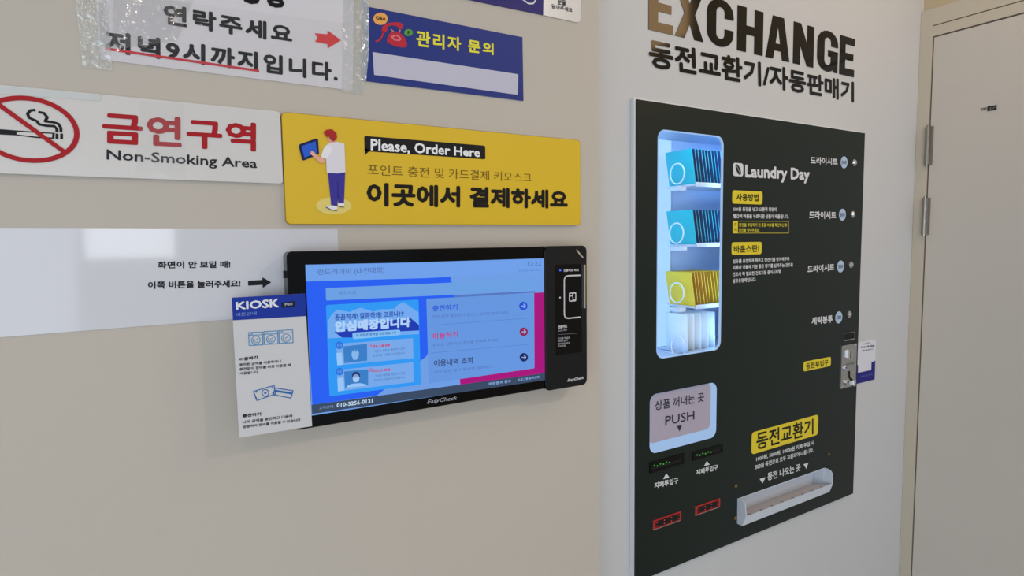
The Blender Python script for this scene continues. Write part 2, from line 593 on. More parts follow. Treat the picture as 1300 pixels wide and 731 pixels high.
text(mb, A, '문을', (708, -2), (718.6, 0.2), (718.6, 7.6), (708, 5.5), o + EPS, ink(30, 30, 32), 0.03)
text(mb, A, '닫아주세요', (700.5, 4.8), (726.8, 10.2), (726.8, 15.9), (700.5, 10.5), o + EPS, ink(30, 30, 32), 0.03)
mb.build('lettering', t)

# ------------------------------------------------------------------ no smoking sign
t = wallthing('no_smoking_sign', 'white acrylic no-smoking sign with a red ring and red lettering', 'sign', A, 170, 225)
o = 0.005
nu0, nz0, nu1, nz1 = rect(A, (0, 107), (357, 141.3), (358.5, 232.7), (0, 221), o)
nu0 = nu0 - 0.05
mb = MB(); slab(mb, A, rrect(nu0, nz0, nu1, nz1, 0.004), 0.0004, o, M_ACRYL, bev=0.0006); mb.build('plate', t)
top_ = A.uv(30, 121.5, o)
bot_ = A.uv(43.7, 207, o)
rt_ = A.uv(101.2, 172, o)
cr = (top_[1] - bot_[1]) / 2
cz = (top_[1] + bot_[1]) / 2
cu = A.uv(37, 164, o)[0]
cw = rt_[0] - cu
RED = ink(170, 24, 34)
mb = MB()
flat(mb, A, circ(cu, cz, cw, cr, n=64), o + EPS * 2, RED, [circ(cu, cz, cw - cr * .14, cr * .86, n=64)])
stroke(mb, A, Q(A, ((-7, 129), (82, 193)), o + EPS * 2), cr * 0.13, o + EPS * 2.3, RED)
mb.build('prohibition_ring', t)
mb = MB()
BK = ink(22, 22, 26)
q = lambda pts: Q(A, [(x / 6.64, 110 + y / 6.64) for x, y in pts], o + EPS)
flat(mb, A, q(((-60, 353), (135, 368), (450, 388), (462, 388), (458, 440), (300, 432), (135, 410), (-60, 400))), o + EPS, BK)
flat(mb, A, Q(A, [(x / 6.64, 110 + y / 6.64) for x, y in ((140, 380), (440, 398), (438, 428), (300, 420), (140, 402))], o + 1.5 * EPS), o + 1.5 * EPS, M_ACRYL)
for x in (468, 507):
    flat(mb, A, q(((x, 394), (x + 24, 396), (x + 24, 444), (x, 440))), o + EPS, BK)
mb.build('cigarette', t)
mb = MB()
stroke(mb, A, q(((298, 195), (255, 200), (232, 228), (245, 262), (285, 280), (310, 290), (330, 318), (400, 330), (455, 332), (478, 355), (480, 385))), 0.0026, o + EPS, BK)
stroke(mb, A, q(((322, 213), (370, 222), (398, 258), (380, 292), (440, 298), (490, 312), (512, 345), (514, 385))), 0.0026, o + EPS, BK)
mb.build('smoke', t)
mb = MB(); text(mb, A, '금연구역', (129.8, 141), (325, 156), (325, 192.5), (129.8, 182.3), o + EPS, RED, 0.036, 0, 1.05); mb.build('heading', t)
mb = MB(); text(mb, A, 'Non-Smoking Area', (135.3, 189.3), (326.4, 201.4), (326.4, 217.2), (135.3, 206.6), o + EPS, ink(40, 40, 44), 0.022); mb.build('lettering', t)
mb = MB(); slab(mb, A, Q(A, ((-60, 103), (127, 119.4), (127, 128), (-60, 115)), o + .001), o + 0.0004, o + 0.0008, film('white_tape', (236, 240, 240), 0.2, 0.05, 0.5, 0.2, 40)); mb.build('tape', t)
mb = MB(); slab(mb, A, Q(A, ((178, 128), (233, 132), (236, 227), (172, 224)), o + .001), o + 0.0009, o + 0.0012, film('clear_strip', (236, 240, 240), 0.15, 0.02, 0.02, 0.3, 40)); mb.build('tape', t)

# ------------------------------------------------------------------ yellow order sign
t = wallthing('order_sign', 'yellow acrylic sign with a printed figure holding a tablet, above the kiosk', 'sign', A, 550, 284)
o = 0.006
u0, z0, u1, z1 = rect(A, (358, 141), (737.3, 178.7), (736.6, 287), (362, 283), o)
mb = MB(); slab(mb, A, rrect(u0, z0, u1, z1, 0.006), 0.0, o, M_YELLOW, bev=0.0006, side=mat('yellow_edge', (170, 134, 20), 0.5)); mb.build('plate', t)
mb = MB()
bq = Q(A, ((462.3, 171.5), (616, 185.6), (615, 202.8), (462.8, 191)), o + EPS)
bu0, bz0, bu1, bz1 = bq[0][0], (bq[2][1] + bq[3][1]) / 2, bq[1][0], (bq[0][1] + bq[1][1]) / 2
flat(mb, A, rrect(bu0, bz0, bu1, bz1, 0.0025), o + EPS, ink(26, 25, 28))
flat(mb, A, [(bu0, bz0 + 0.005), (bu0 + 0.007, bz0 + 0.001), (bu0, bz0 - 0.0055)], o + EPS, ink(26, 25, 28))
text(mb, A, 'Please, Order Here', (470.6, 175.7), (609.3, 188.2), (609.3, 201.2), (470.6, 193), o + 2 * EPS, ink(238, 238, 242), 0.035)
mb.build('speech_bubble', t)
mb = MB(); text(mb, A, '포인트 충전 및 카드결제 키오스크', (466.3, 208), (674.6, 219.8), (674.6, 231.4), (466.3, 222), o + EPS, ink(120, 92, 36)); mb.build('lettering', t)
mb = MB(); text(mb, A, '이곳에서 결제하세요', (465.4, 231), (720.8, 241.6), (720.8, 265), (465.4, 262), o + EPS, ink(24, 20, 22), 0.05); mb.build('heading', t)
mb = MB()
q = lambda pts, e: Q(A, [(x / 5.625 + 370, 150 + y / 5.625) for x, y in pts], o + e * EPS)
F = lambda pts, e, c: flat(mb, A, q(pts, e), o + e * EPS, ink(*c))
F([(302 + 128 * math.cos(i * .25), 625 + 62 * math.sin(i * .25)) for i in range(25)], 1, (228, 208, 120))
F(((260, 388), (384, 382), (375, 612), (335, 612), (332, 560), (328, 630), (284, 630), (272, 500)), 2, (62, 54, 152))
stroke(mb, A, q(((330, 450), (335, 600)), 3), 0.0008, o + 3 * EPS, ink(44, 36, 120))
F(((250, 628), (290, 622), (328, 630), (325, 655), (290, 660), (248, 640)), 3, (236, 232, 238))
F(((335, 606), (376, 608), (378, 630), (345, 632), (332, 618)), 3, (236, 232, 238))
stroke(mb, A, q(((246, 634), (285, 655), (325, 660)), 4), 0.001, o + 4 * EPS, ink(40, 36, 60))
stroke(mb, A, q(((338, 628), (375, 636)), 4), 0.001, o + 4 * EPS, ink(40, 36, 60))
F(((255, 140), (322, 130), (322, 180), (290, 190), (268, 178)), 2, (232, 168, 140))
F(((235, 205), (262, 182), (330, 168), (378, 182), (386, 385), (330, 394), (252, 388), (248, 292), (212, 282)), 3, (226, 222, 230))
F(((245, 195), (282, 195), (292, 240), (245, 295), (210, 278), (225, 225)), 4, (236, 234, 240))
F(((140, 232), (152, 236), (172, 252), (192, 272), (245, 290), (242, 320), (205, 318), (170, 285), (135, 255)), 4, (236, 172, 150))
F(((228, 100), (250, 82), (290, 78), (322, 105), (326, 140), (310, 160), (290, 150), (272, 128), (262, 140), (248, 130)), 4, (172, 42, 44))
F(((272, 128), (290, 150), (310, 160), (300, 165), (275, 150)), 5, (150, 34, 38))
F(((60, 185), (175, 145), (190, 150), (197, 252), (185, 262), (88, 302), (76, 298), (52, 200)), 2, (24, 34, 84))
F(((72, 200), (172, 164), (182, 246), (92, 282)), 3, (44, 96, 210))
mb.build('printed_figure', t)

# ------------------------------------------------------------------ big white sheet with the arrow
t = wallthing('instruction_sheet', 'wide white laminated sheet with a small black arrow, left of the kiosk', 'sheet', A, 210, 412)
o = 0.0011
a = A.uv(0, 289, o); b = A.uv(428.7, 290.6, o); c = A.uv(0, 428, o); d = A.uv(295, 405, o)
sl = (d[1] - c[1]) / (d[0] - c[0])
mb = MB(); slab(mb, A, [(a[0] - 0.09, c[1] - sl * 0.09), (b[0], c[1] + sl * (b[0] - c[0])), (b[0], b[1]), (a[0] - 0.09, a[1] + (a[1] - b[1]) * 0.2)], 0.0002, o, M_LAMIN); mb.build('sheet', t)
mb = MB()
k = ink(26, 26, 32)
text(mb, A, '화면이 안 보일 때!', (200, 331.6), (292.4, 331), (292.4, 340), (200, 341), o + EPS, k, 0.035)
text(mb, A, '이쪽 버튼을 눌러주세요!', (187.7, 357.2), (305.2, 355), (305.2, 364.3), (187.7, 367), o + EPS, k, 0.035)
mb.build('lettering', t)
mb = MB(); flat(mb, A, Q(A, ((314.8, 356.3), (333, 355.2), (333, 351.8), (344.2, 358.2), (333.5, 365.5), (333.3, 361.5), (315, 362.6)), o + EPS), o + EPS, k); mb.build('arrow', t)

# ------------------------------------------------------------------ kiosk
KO = 0.034
t = wallthing('payment_kiosk', 'black wall-mounted touchscreen payment kiosk with a card reader at its right', 'kiosk', A, 560, 520)
u0, z0, u1, z1 = rect(A, (363.5, 317.2), (692, 314.6), (692.5, 495), (373, 544.8), KO)
mb = MB(); slab(mb, A, rrect(u0, z0, u1 + 0.004, z1, 0.007), 0.012, KO, M_BEZEL, bev=0.0012, side=M_BLACK); mb.build('housing', t)
mb = MB(); slab(mb, A, rrect(u0 + 0.10, z0 + 0.05, u1 - 0.08, z1 - 0.04, 0.004), 0.0012, 0.012, M_BLACK); mb.build('wall_bracket', t)
ru0, rz0, ru1, rz1 = rect(A, (691, 312.2), (745.4, 312), (745.6, 486.3), (693.5, 496.6), KO + 0.003)
rz0 = A.uv(700, 495.6, KO + .003)[1]
mb = MB(); slab(mb, A, rrect(ru0, rz0, ru1, rz1, 0.009), 0.010, KO + 0.003, M_READER, bev=0.0012, side=M_BLACK); rd = mb.build('card_reader', t)
o = KO + 0.003 + EPS
W = ink(205, 205, 212)
mb = MB(); slab(mb, A, rrect(*rect(A, (705.5, 336), (738.5, 335), (738.5, 448), (705.5, 450), o), 0.002), KO + 0.003, o, M_BLACK); mb.build('label_plate', rd)
o2 = o + EPS
mb = MB()
br = Q(A, ((737.5, 349.4), (722, 349.9), (718.2, 350.8), (716.4, 354.5), (716.5, 399.5), (717.6, 403), (721, 404), (737.2, 402.4)), o2)
stroke(mb, A, br, 0.0022, o2, W)
iu, iz = A.uv(726.9, 376.9, o2)
flat(mb, A, rrect(iu - .0072, iz - .0072, iu + .0072, iz + .0072, .0018), o2, W)
flat(mb, A, rrect(iu - .0052, iz - .0052, iu - .0005, iz + .001, .001), o2 + EPS, M_BLACK)
flat(mb, A, rrect(iu + .001, iz - .004, iu + .0052, iz + .0052, .001), o2 + EPS, M_BLACK)
flat(mb, A, rrect(iu - .005, iz + .003, iu - .001, iz + .0055, .0008), o2 + EPS, M_BLACK)
flat(mb, A, circ(*A.uv(711, 377.7, o2), 0.0014), o2, W)
mb.build('tap_mark', rd)
mb = MB()
text(mb, A, '신용카드 터치', (715.4, 341.6), (734.4, 341.1), (734.4, 344.4), (715.4, 344.9), o2, W, 0.05)
text(mb, A, '신용카드', (708.2, 412.8), (720, 411.7), (720, 416), (708.2, 417.4), o2, W, 0.05)
text(mb, A, 'Insert card', (708.4, 418.2), (719.5, 417), (719.5, 419.5), (708.4, 420.8), o2, ink(150, 150, 160), 0.02)
stroke(mb, A, Q(A, ((708.6, 424.6), (732.5, 423)), o2), 0.0005, o2, ink(120, 120, 130))
for i, (s, x1) in enumerate((('카드를 화살표', 723.4), ('방향으로 끝까지', 720.8), ('밀어 넣은 후에', 723.4), ('기다려 주세요', 718.2))):
    y = 428.4 + 3.35 * i
    text(mb, A, s, (708.3, y), (x1, y - 1.2), (x1, y + 1.3), (708.3, y + 2.5), o2, ink(165, 165, 175), 0.03)
text(mb, A, 'EasyCheck', (720.2, 481), (741.2, 477.4), (741.2, 481.8), (720.2, 485.4), o2, W, 0.04, 0.35)
mb.build('lettering', rd)
mb = MB(); dome(mb, A, *A.uv(711.3, 343.1, o2), o, 0.0017, 0.0008, glow(60, 100, 230, 1.2)); mb.build('indicator_light', rd)
mb = MB(); slab(mb, A, Q(A, ((740.6, 336), (742.3, 336), (742.3, 391), (740.6, 391)), o2), KO + 0.001, KO + 0.006, M_CHROME); mb.build('card_slot', rd)
mb = MB(); slab(mb, A, Q(A, ((731.2, 316.5), (732.4, 316.6), (741.6, 327.6), (740, 327.8), (735.2, 323.4)), o2), KO + 0.002, KO + 0.0042, M_CHROME); mb.build('corner_highlight', rd)  # highlight on the cut corner, shaped as a bright sliver
mb = MB(); slab(mb, A, [(u0 - 0.0022, z1 - 0.033), (u0 + 0.002, z1 - 0.033), (u0 + 0.002, z1 - 0.024), (u0 - 0.0022, z1 - 0.024)], 0.018, 0.026, M_BLACK); mb.build('power_button', t)
mb = MB(); text(mb, A, 'EasyCheck', (542.2, 507.6), (580.4, 502.4), (580.4, 508.6), (542.2, 513.8), KO + EPS, ink(180, 186, 200), 0.0, 0.35); mb.build('lettering', t)

SO = KO + 0.0004
c4 = [(387.3, 335.6), (693, 329.2), (695, 482), (396.2, 525.4)]
su0, sz0, su1, sz1 = rect(A, *c4, SO)
mb = MB(); flat(mb, A, [(su0, sz0), (su1, sz0), (su1, sz1), (su0, sz1)], SO, glow(108, 156, 228)); scr = mb.build('screen', t)
L = [0]


def fl(mb, pts, e, m, P=A):
    flat(mb, P, Q(P, pts, SO + e * EPS * .5), SO + e * EPS * .5, m)


def tx(mb, s, tl, tr, br, bl, e, m, bold=0.0):
    text(mb, A, s, tl, tr, br, bl, SO + e * EPS * .5, m, bold)


mb = MB()
fl(mb, ((388.4, 357.2), (571.5, 350.9), (574, 360), (579, 380), (560, 420), (541, 452.5), (478, 502.2), (396.4, 513.8)), 1, glow(30, 92, 240))
fl(mb, ((678, 371.6), (692.6, 370.8), (693.4, 473.2), (584.5, 488.4), (583.5, 480.8), (678.5, 466)), 1, glow(166, 0, 122))
mb.build('background', scr)
mb = MB()
fl(mb, ((387.6, 336), (692.6, 329.6), (692.7, 345.2), (540, 353), (388.3, 357.2)), 2, glow(108, 158, 232))
tx(mb, '런드리데이 (대전대점)', (403.3, 342), (488, 338.8), (488, 348), (403.3, 350.2), 3, glow(78, 98, 160))
tx(mb, '12:22', (670, 332.6), (686.8, 332.2), (686.8, 336.8), (670, 337.4), 3, glow(78, 112, 170))
tx(mb, '2022-04-02', (658, 342.4), (686.5, 341.2), (686.5, 343.8), (658, 345), 3, glow(88, 128, 196))
mb.build('header_bar', scr)
mb = MB()
fl(mb, ((577, 374.5), (679, 369), (679.3, 371.4), (577.4, 377.6)), 2, glow(84, 116, 192))
fl(mb, ((414.5, 365.6), (678, 354), (679, 355), (679.2, 368.2), (678.2, 369.4), (415, 381.4), (413.9, 380.2), (413.4, 366.6)), 3, glow(104, 158, 226))
tx(mb, '공지사항', (430, 369.6), (452.5, 368.6), (452.5, 373.6), (430, 374.8), 4, glow(72, 116, 196))
mb.build('search_bar', scr)
mb = MB()
fl(mb, ((415.5, 387), (530, 380.2), (531.4, 381.4), (534.4, 487), (533, 488.3), (420, 502.8), (418.2, 501.6), (413.8, 388.4)), 2, glow(40, 150, 242))
cl = glow(112, 168, 238)
fl(mb, ((416, 408), (421, 399), (428, 393), (436, 394.5), (444, 396), (450, 393), (458, 390.5), (466, 393), (474, 395.5), (482, 392.5), (492, 392.5), (500, 392), (505, 387), (512, 383.5), (519, 388), (526, 393), (531.2, 396), (532, 424), (416.2, 429.5)), 3, cl)
fl(mb, ((424.5, 421), (519.5, 402.3), (531.8, 412.5), (532, 419.4), (500, 421), (447, 428.4), (434, 428.4), (428, 424)), 4, glow(18, 52, 176))
tx(mb, '꼼꼼하게! 깔끔하게! 코로나19', (425, 398.8), (512.7, 394), (512.7, 401.6), (425, 406.8), 5, glow(52, 92, 178), 0.04)
tx(mb, '안심매장입니다', (425, 407.4), (521.3, 402), (521.3, 415), (425, 421.8), 5, glow(172, 206, 244), 0.065)
fl(mb, ((449, 422.2), (506, 418.4), (508, 419.4), (508.2, 424), (506.5, 425.4), (450, 430.4), (447.8, 429), (447.4, 423.6)), 5, glow(128, 188, 242))
tx(mb, '이 매장은 방역을 완료했습니다', (452, 424), (503, 420.4), (503, 423.6), (452, 427.6), 6, glow(50, 84, 150), 0.02)
card = glow(116, 166, 232)
fl(mb, ((427, 436.6), (524.3, 429.2), (524.9, 454.6), (428.2, 463.7)), 3, card)
fl(mb, ((427.9, 469.7), (524.6, 459.7), (525.3, 484.8), (429, 496.8)), 3, card)
fl(mb, ((427, 448), (434, 447.4), (435, 463), (428.2, 463.7)), 4, glow(150, 196, 246))
fl(mb, ((428.3, 480), (436, 479), (437, 495.6), (429, 496.8)), 4, glow(150, 196, 246))
pic = glow(52, 124, 198)
fl(mb, ((435.7, 439.6), (465.9, 436.3), (466.2, 457.7), (437, 460.9)), 4, pic)
fl(mb, ((436.8, 471.4), (467.4, 468.6), (467.4, 489.3), (438, 492.8)), 4, pic)
fl(mb, ((446, 450), (447.4, 444.6), (449.2, 447.6), (450.4, 443.2), (451.8, 447.2), (453.4, 443.6), (454, 447.6), (455.8, 446.4), (455.2, 452.8), (452.6, 456.6), (448.6, 456.8)), 5, glow(132, 180, 232))
fl(mb, [(452 + 5.2 * math.cos(i * .3), 477.2 + 5.4 * math.sin(i * .3)) for i in range(21)], 5, glow(30, 46, 96))
fl(mb, [(452 + 4.4 * math.cos(i * .3), 479.8 + 4.8 * math.sin(i * .3)) for i in range(21)], 6, glow(128, 160, 212))
fl(mb, ((447.8, 479.5), (456.2, 478.8), (455.6, 483.4), (452, 485.2), (448.6, 484)), 7, glow(164, 200, 240))
fl(mb, ((439, 492.4), (441, 489.6), (447, 487), (457, 486.2), (463, 487.4), (466.8, 489.4)), 6, glow(148, 194, 244))
for (x, y) in ((430.8, 438.2), (431.2, 471.6)):
    fl(mb, [(x + 5 * math.cos(i * .3), y + 4.9 * math.sin(i * .3)) for i in range(21)], 5, glow(36, 116, 222))
    tx(mb, '01' if y < 450 else '02', (x - 2.6, y - 1.4), (x + 2.6, y - 1.8), (x + 2.6, y + 1.4), (x - 2.6, y + 1.8), 6, glow(120, 170, 240))
rd_ = glow(196, 40, 88)
for dy, s, x1 in ((0, '매일 소독 완료', 495.4), (31.2, '마스크 착용', 495.4)):
    x0 = 468.2 + (dy > 0) * 1.2
    stroke(mb, A, Q(A, [(x0 + 1.6 + 1.8 * math.cos(i * .63), 438.4 + dy + 1.8 * math.sin(i * .63)) for i in range(10)], SO + 5 * EPS * .5), 0.0008, SO + 5 * EPS * .5, rd_, True)
    tx(mb, s, (x0 + 4.6, 438 + dy), (x1, 436 + dy), (x1, 439.6 + dy), (x0 + 4.6, 441.8 + dy), 5, rd_, 0.04)
    tx(mb, '직원이 매장을 깨끗하게 관리', (x0 + 7, 444.6 + dy), (514, 440.8 + dy), (514, 443.6 + dy), (x0 + 7, 447.6 + dy), 5, glow(60, 92, 150))
    tx(mb, '안심하고 이용하시기 바랍니다', (x0 + 5.6, 450 + dy), (513.6, 446.4 + dy), (513.6, 449.2 + dy), (x0 + 5.6, 453 + dy), 5, glow(60, 92, 150))
mb.build('banner', scr)
mb = MB()
fl(mb, ((541.3, 379.2), (677.3, 372.4), (678.3, 467.4), (544.2, 486.8)), 2, glow(98, 148, 222))
for a_, b_ in (((546, 413), (672, 403.6)), ((547, 448), (672, 437))):
    stroke(mb, A, Q(A, (a_, b_), SO + 1.5 * EPS), 0.0006, SO + 1.5 * EPS, glow(78, 124, 200))
g = glow(78, 108, 176)
tx(mb, '충전하기', (549, 387.6), (580.8, 385.8), (580.8, 393), (549, 395.4), 4, glow(44, 88, 214), 0.03)
tx(mb, '미리 금액 충전하고 보너스 포인트 받아가세요', (548.5, 400), (645.6, 394.6), (645.6, 398.4), (548.5, 404.2), 4, g)
tx(mb, '이용하기', (549, 423), (581.4, 420), (581.4, 427.8), (549, 431), 4, glow(190, 52, 120), 0.03)
tx(mb, '원하는 세탁기/건조기를 선택해 주세요', (549.4, 436.4), (632.2, 429.2), (632.2, 433), (549.4, 440.2), 4, g)
tx(mb, '이용내역 조회', (550.8, 456.8), (600, 452.8), (600, 461.2), (550.8, 465.6), 4, glow(56, 72, 118), 0.025)
tx(mb, '나의 충전 및 이용내역 조회하기', (550.8, 470.6), (624, 463.2), (624, 467), (550.8, 474.6), 4, g)
mb.build('menu_panel', scr)
for (x, y, c_) in ((664.4, 388.3, (30, 78, 206)), (664.9, 421, (140, 20, 78)), (665, 453.4, (16, 28, 92))):
    mb = MB()
    fl(mb, [(x + 5.3 * math.cos(i * .25), y + 5.4 * math.sin(i * .25)) for i in range(25)], 5, glow(*c_))
    e = SO + 3 * EPS
    stroke(mb, A, Q(A, ((x - 2.6, y + .2), (x + 2.6, y - .1)), e), 0.0012, e, glow(150, 190, 240))
    stroke(mb, A, Q(A, ((x + .2, y - 2.6), (x + 2.7, y - .1), (x + .3, y + 2.6)), e), 0.0012, e, glow(150, 190, 240))
    mb.build('arrow_button', scr)
mb = MB()
fl(mb, ((395.6, 513.9), (693.5, 473.2), (694.8, 482), (396.2, 525.4)), 2, glow(58, 78, 108, 0.8))
tx(mb, '고객센터:', (404.8, 516.4), (424, 513.8), (424, 517.4), (404.8, 520), 3, glow(140, 165, 200))
tx(mb, '010-3256-0131', (427.4, 512), (473, 505.8), (473, 511.2), (427.4, 517), 3, glow(190, 214, 236), 0.04)
tx(mb, '매장문의 접수', (620.5, 485.4), (649, 481.4), (649, 485.2), (620.5, 489.2), 3, glow(130, 165, 215), 0.04)
tx(mb, '프로그램 문의전화', (657, 480.6), (685, 476.6), (685, 480), (657, 484), 3, glow(120, 155, 205), 0.04)
mb.build('footer_bar', scr)

# ------------------------------------------------------------------ kiosk guide card
t = wallthing('guide_card', 'upright white guide card with a blue header at the left edge of the kiosk', 'card', A, 350, 555)
o = KO + 0.0022
mb = MB()
tl, tr, br, bl = (294.1, 377.8), (387.1, 372.5), (396.2, 540.8), (303.6, 555.7)
slab(mb, A, Q(A, (tl, tr, br, bl), o), KO + 0.0012, o, mat('card_stock', (206, 206, 210), 0.5, noise=0.01), side=M_EDGE); mb.build('sheet', t)
cq = lambda pts: [(x / 3.655 + 290, 360 + y / 3.655) for x, y in pts]
mb = MB()
flat(mb, A, Q(A, (tl, tr, (388.6, 401.1), (295.6, 406.6)), o + EPS), o + EPS, ink(22, 52, 158))
text(mb, A, 'KIOSK', *cq(((33, 85), (235, 68), (235, 110), (35, 121))), o + 2 * EPS, ink(228, 230, 240), 0.05)
flat(mb, A, Q(A, cq(((250, 88), (305, 81), (310, 84), (310, 102), (305, 106), (252, 111), (247, 108), (246, 92))), o + 2 * EPS), o + 2 * EPS, ink(20, 24, 40))
text(mb, A, 'Mini', *cq(((262, 91), (297, 87), (297, 99), (262, 103))), o + 3 * EPS, ink(200, 205, 220), 0.02)
text(mb, A, '버튼안내', *cq(((35, 136), (130, 129), (130, 145), (36, 152))), o + 2 * EPS, ink(130, 160, 225))
mb.build('header', t)
mb = MB()
lb = ink(60, 140, 196)
for k in range(3):
    x0 = 94 + 70 * k
    y0 = 227 - 5.0 * k
    p = lambda x, y: A.uv(*cq(((x0 + x, y0 + y - 0.05 * x),))[0], o + EPS)
    stroke(mb, A, [p(0, 0), p(64, 0), p(66, 60), p(2, 60)], 0.0009, o + EPS, lb, True)
    stroke(mb, A, [p(0, 13), p(64, 13)], 0.0008, o + EPS, lb)
    stroke(mb, A, [p(8, 7), p(20, 7)], 0.001, o + EPS, lb)
    stroke(mb, A, [p(33 + 20 * math.cos(i * .4), 37 + 19 * math.sin(i * .4)) for i in range(16)], 0.0008, o + EPS, lb, True)
    stroke(mb, A, [p(33 + 12 * math.cos(i * .4 + .5), 37 + 11 * math.sin(i * .4 + .5)) for i in range(10)], 0.0008, o + EPS, lb)
    stroke(mb, A, [p(28, 40), p(42, 30)], 0.0008, o + EPS, lb)
mb.build('washer_picture', t)
mb = MB()
k, k2 = ink(36, 36, 42), ink(70, 70, 78)
text(mb, A, '이용하기', *cq(((50, 344), (136, 333), (136, 350), (50, 360))), o + EPS, k, 0.05)
text(mb, A, '충전된 금액을 이용하거나', *cq(((50, 370), (245, 352), (245, 366), (50, 384))), o + EPS, k2, 0.03)
text(mb, A, '충전없이 장비를 바로 이용할 때', *cq(((51, 390), (289, 370), (289, 384), (51, 404))), o + EPS, k2, 0.03)
text(mb, A, '사용합니다', *cq(((52, 410), (138, 403), (138, 417), (52, 424))), o + EPS, k2, 0.03)
text(mb, A, '충전하기', *cq(((64, 606), (151, 596), (151, 612), (65, 622))), o + EPS, k, 0.05)
text(mb, A, '나의 금액을 충전하고 다음에', *cq(((66, 636), (296, 606), (296, 620), (66, 650))), o + EPS, k2, 0.03)
text(mb, A, '방문하여 장비를 이용할 수 있습니다', *cq(((68, 658), (334, 624), (334, 638), (68, 672))), o + EPS, k2, 0.03)
mb.build('lettering', t)
mb = MB()
lb2 = ink(44, 108, 180)
for ctr, pts in ((None, ((116, 500), (212, 472), (218, 512), (132, 542))), (None, ((216, 484), (300, 497), (290, 531), (208, 515)))):
    stroke(mb, A, Q(A, cq(pts), o + EPS), 0.0011, o + EPS, lb2, True)
stroke(mb, A, Q(A, cq([(171 + 16 * math.cos(i * .4), 507 + 16 * math.sin(i * .4)) for i in range(16)]), o + EPS), 0.001, o + EPS, lb2, True)
flat(mb, A, circ(*A.uv(*cq(((171, 507),))[0], o + EPS), 0.0014), o + EPS, lb2)
flat(mb, A, Q(A, cq(((214, 492), (298, 505), (296, 514), (212, 501))), o + EPS), o + EPS, lb2)
for x, y in ((130, 502), (128, 530), (203, 482), (207, 506)):
    flat(mb, A, circ(*A.uv(*cq(((x, y),))[0], o + EPS), 0.0009), o + EPS, lb2)
mb.build('money_picture', t)

# ------------------------------------------------------------------ EXCHANGE lettering on the recessed wall
t = wallthing('wall_lettering', 'large glossy black vinyl lettering above the dark exchange machine', 'lettering', B, 950, 110)
bl_, br_ = B.uv(823, 38.8), B.uv(1083, 97.2)
tr_ = B.uv(1083, 48.3)
LZ0 = (bl_[1] + br_[1]) / 2
LH = tr_[1] - br_[1]
LU0, LU1 = bl_[0], br_[0]
VO0, VO1 = 0.0002, 0.0012
letters = [('E', 195, 292), ('X', 298, 411), ('C', 424, 528), ('H', 543, 644), ('A', 655, 749), ('N', 763, 843), ('G', 857, 938), ('E', 945, 1003)]


def letter(ch):
    s = 0.34
    if ch == 'E':
        return [[(0, 0), (1, 0), (1, .19), (s * 1.1, .19), (s * 1.1, .41), (.92, .41), (.92, .585), (s * 1.1, .585), (s * 1.1, .81), (1, .81), (1, 1), (0, 1)]], []
    if ch == 'X':
        return [[(0, 0), (.33, 0), (.51, .31), (.68, 0), (1, 0), (.69, .52), (.97, 1), (.65, 1), (.50, .72), (.35, 1), (.03, 1), (.32, .52)]], []
    if ch == 'H':
        return [[(0, 0), (s, 0), (s, .40), (1 - s, .40), (1 - s, 0), (1, 0), (1, 1), (1 - s, 1), (1 - s, .60), (s, .60), (s, 1), (0, 1)]], []
    if ch == 'A':
        return [[(0, 0), (.31, 0), (.36, .20), (.64, .20), (.69, 0), (1, 0), (.73, 1), (.27, 1)]], [[(.40, .37), (.60, .37), (.50, .78)]]
    if ch == 'N':
        return [[(0, 0), (.33, 0), (.33, .48), (.68, 0), (1, 0), (1, 1), (.67, 1), (.67, .53), (.35, 1), (0, 1)]], []
    arc = lambda cx, cz, rx, rz, a0, a1: [(cx + rx * math.cos(math.radians(a0 + (a1 - a0) * i / 8)), cz + rz * math.sin(math.radians(a0 + (a1 - a0) * i / 8))) for i in range(9)]
    outer = arc(.5, .70, .5, .315, 0, 180) + arc(.5, .30, .5, .315, 180, 360)
    if ch == 'C':
        inner = arc(.5, .27, .16, .115, 360, 180) + arc(.5, .73, .16, .115, 180, 0)
        return [[(1, .62)] + outer + [(1, .39), (.66, .39)] + inner + [(.66, .62)]], []
    if ch == 'G':
        inner = arc(.5, .27, .16, .115, 360, 180) + arc(.5, .73, .16, .115, 180, 0)
        return [[(1, .64)] + outer[:14] + [(.70, .02), (.74, .07), (.80, 0), (1, 0), (1, .53), (.52, .53), (.52, .38), (.66, .38)] + inner + [(.66, .64)]], []


for ch, xa, xb in letters:
    ua = B.uv(760 + xa / 3.095, (38.8 + (xa - 195) / 808 * 58.4) - 14)[0]
    ub = B.uv(760 + xb / 3.095, (38.8 + (xb - 195) / 808 * 58.4) - 14)[0]
    polys, holes = letter(ch)
    f = lambda l: [(ua + (ub - ua) * x, LZ0 + LH * y) for x, y in l]
    mb = MB(); slab(mb, B, f(polys[0]), VO0, VO1, M_GLOSSBLK, [f(h) for h in holes]); mb.build('letter', t)
mb = MB(); text(mb, B, '동전교환기/자동판매기', (823, 48), (1084.3, 104), (1084.3, 130), (824.6, 85.5), 0.0012, M_GLOSSBLK, 0.038); mb.build('subtitle', t)

